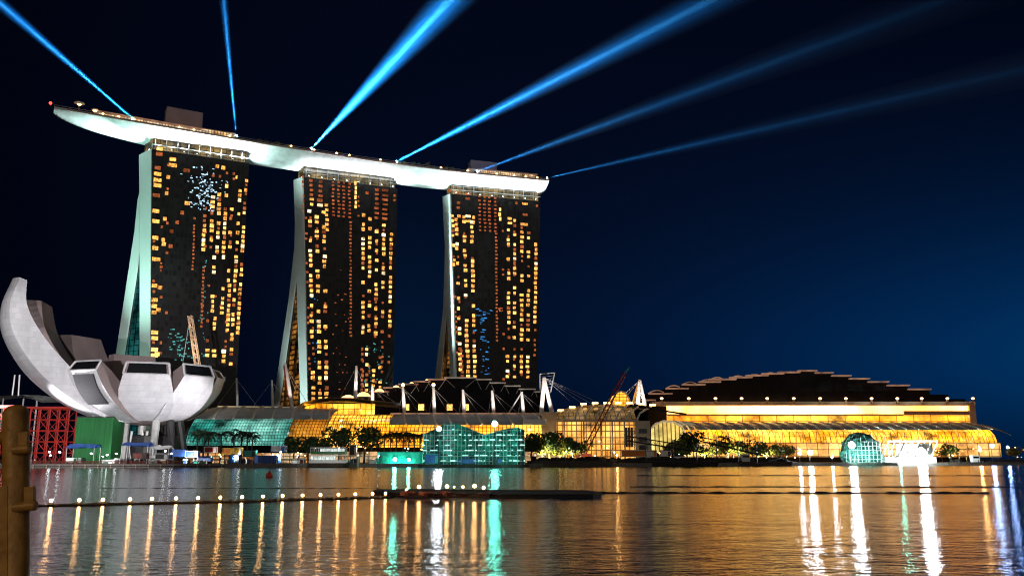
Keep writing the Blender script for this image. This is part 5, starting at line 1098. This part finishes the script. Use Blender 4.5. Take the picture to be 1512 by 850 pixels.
for j in range(5):
    z = GZ + 1.5 + j * 1.9; hw = r * (1.15 - .12 * j); b = MB(); b.tube([(c.x - hw * rnd.uniform(.6, 1), c.y - r - .9, z), (c.x + hw * rnd.uniform(.6, 1), c.y - r - .9, z)], .14, 4); b.build('scaffold_ledger', M['steel'], gl)
b = MB(); b.lathe([(r + 1.5, 0), (r + 1.5, 1.2)], (c.x, c.y, 0.2), 22); b.build('base', M['quay'], gl)
for px, e_ in ((1252, 30000), (1300, 5000)): p = at(px, 684, Yg - 12); spot('dome_lamp', gl, (p.x, p.y, 2.5), c + Vector((0, -4, 3)), e_, (.35, 1, .85), 90, .9, .4)
Yt = S(1340) + 3; te = thing('sloping_terrace', at(1340, 684, Yt), 'brilliant white sloping terrace of slanted posts under floodlights by the globe pavilion', 'terrace'); 
a = at(1302, 684, Yt); cc_ = at(1383, 684, Yt); b = MB(); b.box(((a.x + cc_.x) / 2, Yt + 4, GZ + 1.2), (cc_.x - a.x, 8, 2.4)); b.build('base', M['white'], te)
for i in range(9):
    p0 = at(1303 + i * 9, 675, Yt); p1 = at(1312 + i * 9, 651 + (i % 2), Yt + 3); b = MB(); b.tube([p0, p1], .32, 5); b.build('slanted_post', M['white'], te)
b = MB(); p0, p1 = at(1310, 651, Yt + 3), at(1384, 651, Yt + 3); b.box(((p0.x + p1.x) / 2, Yt + 3.4, p0.z), (p1.x - p0.x, 1.2, .6)); b.build('beam', M['white'], te)
b = MB(); b.box(((a.x + cc_.x) / 2 + 6, Yt + 7, GZ + 5), (cc_.x - a.x - 8, .5, 7)); b.build('back_wall', M['white'], te)
p = at(1340, 684, Yt - 14); spot('terrace_lamp', te, (p.x, p.y, 2.6), ((a.x + cc_.x) / 2 + 6, Yt + 6, 6), 150000, (.85, 1, .97), 100, .9, .5)
M['deck_white'] = M['white']
# big floodlights of the right hand shore
fl = [(1181, 669, .55, 'b_white', 'lone white floodlight before the bushes of the convention centre'), (1196.5, 668, .95, 'b_white', 'large white floodlight between the bushes and the globe pavilion'), (1229, 674, .42, 'b_white', 'small white floodlight at the foot of the globe pavilion'), (1258, 657, 1.25, 'b_white', 'white floodlight shining in front of the globe pavilion'),
      (1329, 676, .45, 'b_teal', 'pale teal floodlight low on the white sloping terrace'), (1361, 668, 1.8, 'b_white', 'biggest and brightest white floodlight, at the end of the sloping terrace'), (1447, 664, .62, 'b_orange', 'amber shore lamp beyond the sloping terrace'), (1465, 658, .75, 'b_blue', 'bluish floodlight under the tapered end of the convention vault'), (1488, 660, .5, 'b_blue', 'small bluish lamp at the far end of the shore'), (911, 672, .3, 'b_orange', 'small amber lamp on the dark bank before the entrance hall')]
for px, py, r_, m, la in fl: bulb_lamp(px, py, S(px) - 0.5 if px not in (1258, 1361) else S(px) - 2, r_, m, la, 'big floodlights along the far shore')
# small shop lamps along the shore
rnd = random.Random(21)
for i in range(70):
    px = rnd.choice([rnd.uniform(560, 625), rnd.uniform(780, 1180), rnd.uniform(1380, 1512), rnd.uniform(255, 560)]); py = rnd.uniform(660, 676); Y = S(px) + rnd.uniform(5, 12); p = at(px, py, Y); t = thing('path_lamp', (p.x, p.y, GZ), 'small glowing path lamp among the many dotted along the far shore', 'lamp', 'path lamps along the far shore')
    b = MB(); b.tube([(p.x, p.y, GZ), p], .07, 4); b.build('pole', M['dark'], t); b = MB(); b.ball(p, rnd.uniform(.16, .32), 6); b.build('bulb', M['b_lamp' if rnd.random() < .7 else 'work_bulb'], t)
# moored dark work boats and bank before the entrance hall
def barge(label, px0, px1, d, h, m='wood', cab=None, grp='dark work barges along the far shore'):
    Y = S((px0 + px1) / 2) - d; a, c = at(px0, 688, Y), at(px1, 688, Y); t = thing('work_barge', ((a.x + c.x) / 2, Y, 0), label, 'barge', grp); w_ = c.x - a.x
    b = MB(); b.prism([(a.x, Y - 2.5, h), (a.x + .9, Y - 2.5, -.4), (c.x - .9, Y - 2.5, -.4), (c.x, Y - 2.5, h)], (0, 5, 0)); fixn(b.build('hull', M[m], t)); b = MB(); b.box(((a.x + c.x) / 2, Y, h + .08), (w_ + .3, 5.3, .16)); b.build('gunwale', M['dark'], t)
    rnd = random.Random(px0)
    for i in range(int(w_ / 1.8)): hh = rnd.uniform(.3, 1.5); b = MB(); b.box((a.x + 1 + rnd.uniform(0, w_ - 2), Y + rnd.uniform(-1.5, 1.5), h + .15 + hh / 2), (rnd.uniform(.6, 2), 1.2, hh), rnd.uniform(0, 1)); b.build('cargo', M['rock'], t)
    if cab: p = a.lerp(c, cab); b = MB(); b.box((p.x, Y, h + 1.7), (3.2, 2.6, 3)); cb_ = b.build('wheelhouse', M['white'], t); b = MB(); b.box((p.x, Y - 1.33, h + 2.3), (2.6, .08, .9)); b.build('window', M['black_glass'], t)
barge('dark low work barge moored before the cream entrance hall', 778, 905, 4, 2.0); barge('long dark work barge moored below the convention centre gangway', 935, 1060, 4, 1.8, 'rock', None); barge('short dark work barge with a wheelhouse near the bushes', 1072, 1168, 4, 1.5, 'wood', .3); barge('small dark work barge by the far shore lamps', 1396, 1470, 4, 1.2, 'wood', .6)
# sloping gangways
def gangway(label, pts, d, w_=2.0):
    Y = S(pts[0][0]) + d; P = [at(x, y, Y) for x, y in pts]; t = thing('gangway', P[0], label, 'gangway', 'sloping gangways'); b = MB(); b.tube(P, .28, 4); b.tube([p + Vector((0, 0, 1.7)) for p in P], .2, 4); n = 24
    for i in range(n): q = P[0].lerp(P[-1], i / n); r_ = P[0].lerp(P[-1], (i + 1) / n); b.tube([q, r_ + Vector((0, 0, 1.7))] if i % 2 else [q + Vector((0, 0, 1.7)), r_], .09, 3)
    b.build('lattice', M['dark'], t)
    for f_ in (.25, .6, .9): q = P[0].lerp(P[-1], f_); b = MB(); b.tube([Vector((q.x, q.y, GZ)), q + Vector((0, 0, 3))], .25, 5); b.build('support', M['dark'], t)
gangway('upper dark lattice gangway sloping down before the entrance hall', [(925, 650), (1040, 668)], 2); gangway('lower dark lattice gangway sloping down to the barges', [(1035, 651), (1126, 672)], 2)
# curved canopy roof with masts far behind the scaffold
Yc = 330; t = thing('curved_canopy', at(25, 600, Yc), 'thin grey curved canopy roof with two slim masts, seen behind the yellow post', 'canopy'); b = MB(); 
arc = [(-40, 592), (-20, 587), (5, 583.5), (28, 583), (48, 586), (62, 591)]
b.loft([[at(x, y, Yc) + Vector((0, d, z)) for d, z in ((0, 0), (14, 1))] for x, y in arc]); b.loft([[at(x, y, Yc) + Vector((0, d, z - .7)) for d, z in ((0, 0), (14, 1))] for x, y in arc]); b.build('roof', M['roof'], t)
for x0, x1 in ((18, 22), (27, 29)): b = MB(); b.tube([at(x0, 584, Yc + 4), at(x1, 553, Yc + 4)], .3, 6); b.build('mast', M['steel'], t)
for x in (-25, 5, 35, 55): b = MB(); p = at(x, 588, Yc + 5); b.tube([(p.x, p.y, GZ), p], .3, 6); b.build('column', M['steel'], t)
# ------------------------------------------------------------------ cranes
def boom(pts, Y, w0, w1, m, r, par, name='boom'):
    P = [at(x, y, Y) for x, y in pts]; d = (P[-1] - P[0]).normalized(); sd = Vector((0, 1, 0)); up = d.cross(sd).normalized(); L_ = (P[-1] - P[0]).length; n = max(8, int(L_ / 2.2)); b = MB(); cs = []
    for s1, s2 in ((-1, -1), (-1, 1), (1, 1), (1, -1)):
        cs.append([P[0].lerp(P[-1], i / n) + sd * s1 * (w0 + (w1 - w0) * i / n) / 2 + up * s2 * (w0 + (w1 - w0) * i / n) / 2 for i in range(n + 1)]); b.tube([cs[-1][0], cs[-1][-1]], r, 4)
    for q in range(4):
        A, B = cs[q], cs[(q + 1) % 4]
        for i in range(n): b.tube([A[i], B[i + 1]] if i % 2 else [B[i], A[i + 1]], r * .55, 3)
    b.build(name, M[m], par); return P
cr = thing('crawler_crane', at(300, 660, 420), 'white and orange lit lattice crane boom rising before the tower by the lotus museum', 'crane')
M['boomlit'] = mat('white and orange boom steel', (0.85, 0.6, 0.4), 0.5, var=0.3, scale=.3)
P = boom([(307, 640), (280.5, 466)], 420, 2.6, 1.6, 'boomlit', .3, cr); b = MB(); p = P[0]; b.box((p.x, p.y, GZ + 2.6), (8, 5, 3)); b.build('cab', M['white'], cr); b = MB(); 
for s in (-1, 1): b.box((p.x, p.y + s * 2.6, GZ + .6), (9, 1, 1.2))
b.build('track', M['rubber'], cr); b = MB(); b.tube([P[-1], (P[-1].x - 2, P[-1].y, P[-1].z - 25)], .12, 4); b.build('hoist_rope', M['steel'], cr)
for f_ in (.0, .25, .6): spot('boom_lamp', cr, P[0].lerp(P[1], f_) + Vector((3, -13, 0)), P[0].lerp(P[1], f_ + .22), 9000, (1, .8, .6), 90, .8, .3)
cr = thing('crawler_crane', at(872, 668, 366), 'dark red lattice boom crane reaching up behind the arched roof lantern', 'crane')
P = boom([(862, 668), (905, 590), (923, 550)], 366, 1.9, 1.2, 'red', .2, cr); b = MB(); p = P[0]; b.box((p.x, p.y, GZ + 2.4), (6, 4, 2.6)); b.build('cab', M['red'], cr); b = MB()
for s in (-1, 1): b.box((p.x, p.y + s * 2.2, GZ + .55), (7, .9, 1.1))
b.build('track', M['rubber'], cr)
b = MB(); b.tube([at(923, 550, 366), at(929, 542, 366)], .35, 5); b.build('boom_tip', M['teal'], cr)
b = MB(); b.tube([at(923, 550, 366), at(853, 664, 366)], .08, 3); b.build('pendant_rope', M['steel'], cr)
# ------------------------------------------------------------------ plants
def palm_proto(h, seed):
    rnd = random.Random(seed); t = thing('palm_tree', (0, 0, 0), None, None); b = MB(); b.tube([(0, 0, 0), (.15, 0, h * .5), (.05, .1, h)], [.24, .17, .14], 6); b.build('trunk', M['bark'], t); b = MB()
    for k in range(13):
        a = k * 2.4 + rnd.uniform(-.2, .2); el = rnd.uniform(.0, .9); L_ = rnd.uniform(2.4, 3.2); prev = None; d = Vector((math.cos(a), math.sin(a), 0)); sd = Vector((-d.y, d.x, 0))
        for i in range(9):
            f_ = i / 8; p = Vector((.05, .1, h)) + d * L_ * f_ * math.cos(el * .6) + Vector((0, 0, L_ * (f_ * (el + .25) - 0.85 * f_ * f_)))
            if prev is not None:
                b.add([prev - sd * .04, prev + sd * .04, p + sd * .03, p - sd * .03], [(0, 1, 2, 3)])
                for s in (-1, 1): b.add([prev, p, p + sd * s * .75 * (1 - f_ * .6) + Vector((0, 0, -.35)) + d * .25], [(0, 1, 2)])
            prev = p
    b.build('crown', M['palm'], t); return t
pp = palm_proto(6.2, 4); used = False
for px, py, d, g in [(289, 641, 18, 0), (299, 638, 20, 0), (307, 640, 19, 0), (325, 640, 18, 0), (343, 641, 20, 0), (356, 638, 19, 0), (364, 641, 18, 0), (371, 643, 19, 0), (567, 643, 16, 1), (576, 642, 18, 1), (584, 641, 17, 1), (594, 642, 16, 1), (603, 641, 18, 1), (612, 642, 17, 1), (620, 643, 16, 1), (1072, 646, 22, 2)]:
    p = gp_(px, d); zt = at(px, py, p.y).z; s_ = (zt - GZ + 0.3) / 6.6
    if not used: o = pp; o.location = p; o.scale = (s_,) * 3; used = True
    else: o = copy_thing(pp, p, px * 1.3, scale=s_)
    o['category'] = 'palm tree'; o['group'] = ['palms before the teal glass hall', 'palms before the golden gallery', 'lone palms'][g]
    o['label'] = ['dark palm in the row silhouetted against the teal glass hall', 'dark palm in the row before the golden gallery, beside the netted pavilion', 'lone palm among the bushes of the convention centre'][g]
tr = bush_tree('round_tree', 7.0, 3.2, 900, 'leaf', 8, .36, 9); used = False
for px, py, d, m, la in [(499, 634, 14, 0, 'dark round tree behind the white and green ferry'), (537, 633, 14, 0, 'dark round tree near the pale mooring pile'), (435, 646, 12, 0, 'low dark tree before the amber glass bay'), (455, 647, 12, 0, 'low dark tree where the amber bay meets the golden gallery'), (474, 648, 12, 0, 'low dark tree just left of the white and green ferry'.replace('just left of', 'beside the upper deck of')), (786, 642, 14, 0, 'small tree before the pier between gallery and entrance hall'), (813, 640, 14, 0, 'tree with forked stems before the entrance hall columns'), (845, 648, 10, 0, 'spreading tree by the red crane base'), (1026, 640, 14, 0, 'big dark round tree before the round glazed vault end')]:
    p = gp_(px, d); s_ = (at(px, py, p.y).z - GZ) / 6.9
    if not used: o = tr; o.location = p; o.scale = (s_,) * 3; used = True
    else: o = copy_thing(tr, p, px * .7, scale=s_)
    o['category'] = 'tree'; o['label'] = la; o['group'] = 'trees along the far shore'
bs = bush_tree('leafy_bush', 4.5, 2.4, 420, 'lit_leaf', 12, .34, 7); used = False
rnd = random.Random(33)
for i, px in enumerate([800, 812, 826, 836, 857, 996, 1006, 1016, 1040, 1052, 1062, 1074, 1084, 1092, 1102, 1112, 1121, 1131, 1142, 1152, 1162, 1392, 1404, 1416, 1428, 1440, 1500]):
    p = gp_(px, 14 + rnd.uniform(-2, 3)); s_ = rnd.uniform(1.4, 2.1)
    if not used: o = bs; o.location = p; o.scale = (s_,) * 3; used = True
    else: o = copy_thing(bs, p, px * .9, scale=s_)
    o['category'] = 'bush'; o['group'] = 'lit bushes along the far shore'
    o['label'] = 'yellow green lit bush before the cream entrance hall' if px < 900 else 'yellow green lit bush in the row before the convention centre' if px < 1200 else 'yellow green lit bush near the shore lamps beyond the sloping terrace'
for px in (806, 842, 1040, 1085, 1130, 1420): p = gp_(px, 9.5) + Vector((0, 0, .8)); floodlight(p, p + Vector((0, 9, 6)), 20000, (1, .85, .4), 120, 'small garden uplight by lit bushes, %s' % {806: 'by the pier', 842: 'by the red crane base', 1040: 'beside the big round tree', 1085: 'in the middle of the long row', 1130: 'near the lone white floodlight', 1420: 'beyond the sloping terrace'}[px], 'garden uplights', .4)
# ------------------------------------------------------------------ out on the water
# lamp barrier: a floating rope with small lamps
lp = [(75, 741), (116.5, 740.3), (151.5, 739.5), (191.5, 738.7), (224, 738), (259.5, 737.2), (292, 736.6), (325, 735.8), (357, 735), (388, 734), (417, 733.2), (446.5, 732.4), (473, 731.6), (499.5, 731), (524.5, 730.3), (550, 729.6), (569, 729.2), (599.5, 722.5)]
rope_pts = [atz(-120, 750, 0.02)] + [atz(x, y + 5.2, 0.02) for x, y in lp[:17]] + [atz(585, 732, 0.02)]
b = MB(); pts = []
for a, c in zip(rope_pts, rope_pts[1:]):
    for k in range(6): pts.append(a.lerp(c, k / 6))
rr = random.Random(2); b.tube([p + Vector((0, 0, .02)) for p in pts], [.085 + (.07 if rr.random() < .35 else rr.uniform(-.02, .03)) for _ in pts], 6)
tag(b.build('floating_rope', M['rubber']), 'dark knotted rope floating on the water and carrying a row of small lamps', 'rope')
fl0 = None
def float_lamp_proto():
    t = thing('float_lamp', (0, 0, 0), None, None); b = MB(); b.lathe([(.14, -.05), (.2, .05), (.12, .12)], (0, 0, 0), 8); b.build('float', M['rubber'], t); b = MB(); b.tube([(0, 0, .1), (0, 0, .2)], .04, 5); b.build('stem', M['dark'], t); b = MB(); b.ball((0, 0, .28), .095, 8); b.build('bulb', M['b_float'], t); return t
M['b_float'] = emis('amber float bulb', (1.0, 0.50, 0.17), 62)
fl0 = float_lamp_proto(); used = False
for x, y in lp[:17]:
    p = atz(x, y + 4.6, 0.05); s_ = 1.0
    if not used: o = fl0; o.location = p; used = True
    else: o = copy_thing(fl0, p, 0)
    o['label'] = 'small amber lamp on the floating rope, one of the evenly spaced row'; o['category'] = 'lamp'; o['group'] = 'lamps on the floating rope'
# low barge with lamps and dark pontoon
def raft(label, pts, zt, m, name='raft', cat='raft'):
    P = [atz(x, y, 0.0) for x, y in pts]; t = thing(name, P[0], label, cat, 'low dark rafts on the water'); b = MB(); b.prism([p - Vector((0, 0, .2)) for p in P], (0, 0, zt + .2)); fixn(b.build('hull', M[m], t)); b = MB(); n = len(P)
    for i in range(n): b.tube([P[i] + Vector((0, 0, zt + .02)), P[(i + 1) % n] + Vector((0, 0, zt + .02))], .05, 5)
    b.build('rim', M['dark'], t); return t
rf = raft('low rust brown raft carrying a cluster of amber lamps', [(550, 729), (600, 733), (722, 733.5), (726, 728), (640, 726), (556, 726)], .2, 'wood')
b = MB(); rnd = random.Random(4)
for i in range(26): p = atz(rnd.uniform(596, 722), rnd.uniform(729, 733), 0.25); b.box(p + Vector((0, 0, .1)), (rnd.uniform(.2, .7), .3, rnd.uniform(.1, .3)), rnd.uniform(0, 1)); b.build('deck_gear', M['rust'], rf); b = MB()
raft('long dark pontoon raft stretching from the amber lamps towards open water', [(718, 732), (740, 734.5), (876, 734), (888, 731), (870, 728), (726, 727)], .2, 'rubber')
rl = [(599.5, 722.5, .7, 'faint small'), (618.5, 718.5, 1.25, 'bright round'), (660, 717.5, 1.25, 'bright round second'), (670.5, 718.5, .55, 'tiny'), (683.5, 718.5, .85, 'middle sized'), (700.5, 717, 1.35, 'brightest'), (714, 719.5, 1.05, 'endmost')]
for x, y, s_, la in rl:
    p = atz(x, 731, 0.25); zb = at(x, y, p.y).z; r_ = .09 * s_; t = thing('raft_lamp', p, la + ' amber lamp standing on the low rust brown raft', 'lamp', 'lamps on the raft'); b = MB(); b.tube([p, (p.x, p.y, zb)], .03, 5); b.build('stem', M['dark'], t); b = MB(); b.ball((p.x, p.y, zb), r_, 8); b.build('bulb', M['b_float'], t)
    b = MB(); b.lathe([(.12, 0), (.1, .06)], p, 8); b.build('base', M['dark'], t)
# floating booms across the bay
def boom_line(label, y0, x0, x1, r_, y1=None):
    P = []; n = 60
    for i in range(n + 1): x = x0 + (x1 - x0) * i / n; P.append(atz(x, y0 + ((y1 or y0) - y0) * i / n, 0.0) + Vector((0, 0, math.sin(i * 1.7) * .02)))
    rq = random.Random(int(y0)); b = MB(); b.tube(P, [r_ * rq.uniform(.35, 1.0) for _ in P], 6); tag(b.build('floating_boom', M['rubber']), label, 'floating boom', 'dark floating booms across the bay')
boom_line('thin dark floating boom lying farther out, closest to the far shore', 702, 940, 1900, .16); boom_line('thin dark floating boom, middle one of the three on the open water', 718.5, 930, 1900, .12); boom_line('thick dark floating boom running on from the pontoon raft', 727.5, 880, 1460, .16); boom_line('faint dark floating boom behind the lamp rope', 720, 150, 560, .05, 720.5)
p = atz(397.5, 704, 0); b = MB(); b.lathe([(.1, -.3), (.55, .1), (.5, .5), (.15, .75), (.1, 1.0)], p, 10); tag(b.build('buoy', mat('signal red paint', (.85, .04, .02), .4)), 'small red buoy floating beyond the lamp rope', 'buoy')
# ------------------------------------------------------------------ railing post on the near promenade
Yn = 3.0; k = mpp(Yn); c = at(23.5, 700, Yn); PXX, PYY = c.x, c.y; zt = at(23.5, 594, Yn).z; r_ = 17.6 * k
po = thing('railing_post', (PXX, PYY, 1.3), 'thick ochre railing post with round top and stub brackets on the promenade edge', 'railing post')
b = MB(); b.lathe([(r_ * 1.5, 0), (r_ * 1.5, .03), (r_, .04), (r_, zt - 1.3 - .030), (r_ * .97, zt - 1.3 - .022), (r_ * .88, zt - 1.3 - .013), (r_ * .72, zt - 1.3 - .006), (r_ * .45, zt - 1.3 - .001), (.001, zt - 1.3 + .001)], (PXX, PYY, 1.3), 40); b.build('post', M['gold'], po, smooth=True).data.polygons
zl = at(23.5, 640, Yn).z; rb_ = 9.5 * k
b = MB(); b.tube([(PXX - .9, PYY, zl), (PXX - r_ * .7, PYY, zl)], rb_, 16); b.build('handrail', M['gold'], po, smooth=True)
for yk, pt0 in ((661, 636), (745, 717)):
    z = at(23.5, yk, Yn).z; b = MB(); x0_, x1_ = PXX + r_ * .5, at(56, yk, Yn).x; b.tube([(x0_ - .01, PYY - r_ * .75, z), (x1_ - .004, PYY - r_ * .75, z), (x1_, PYY - r_ * .75, z)], [7.2 * k, 7.2 * k, 5.8 * k], 14); br_ = b.build('bracket', M['gold'], po)
    zp = at(23.5, pt0, Yn).z; b = MB(); xm = at(46.5, yk, Yn).x; b.box((xm, PYY - r_ * .75, (z + 6 * k + zp) / 2), (13 * k, 8 * k, zp - z - 6 * k)); pl = b.build('clamp_plate', M['gold'], None); pl.data.transform(Matrix.Translation(-Vector(po['_o']))); pl.parent = br_
zs = at(23.5, 712, Yn).z; b = MB(); b.box((at(5, 760, Yn).x, PYY - r_ * .7, (1.3 + zs) / 2), (20 * k, 12 * k, zs - 1.3)); b.build('glass_clamp', M['gold'], po)
_a, _b = at(23.5, 596, Yn), at(23.5, 850, Yn); _t = math.atan2(_a.x - _b.x, _a.z - _b.z); po.rotation_euler = (0, _t, 0); po.location.x += (_a.x - PXX) - math.tan(_t) * (_a.z - 1.3)
# street lamp behind the viewer that lights the post
sl = thing('street_lamp', (-4.2, -1.6, 1.3), 'promenade street lamp with a warm bulb, standing behind the railing post', 'street lamp'); b = MB(); b.tube([(-4.2, -1.6, 1.3), (-4.2, -1.6, 5.2)], [.08, .05], 10); b.build('pole', M['dark'], sl); b = MB(); b.lathe([(.1, 0), (.3, .1), (.08, .25)], (-4.2, -1.6, 5.2), 14); b.build('shade', M['dark'], sl)
b = MB(); b.ball((-4.2, -1.6, 5.12), .11, 10); b.build('bulb', emis('street lamp bulb', (1.0, .62, .24), 450), sl)
for o in list(bpy.data.objects):
    if '_o' in o: del o['_o']
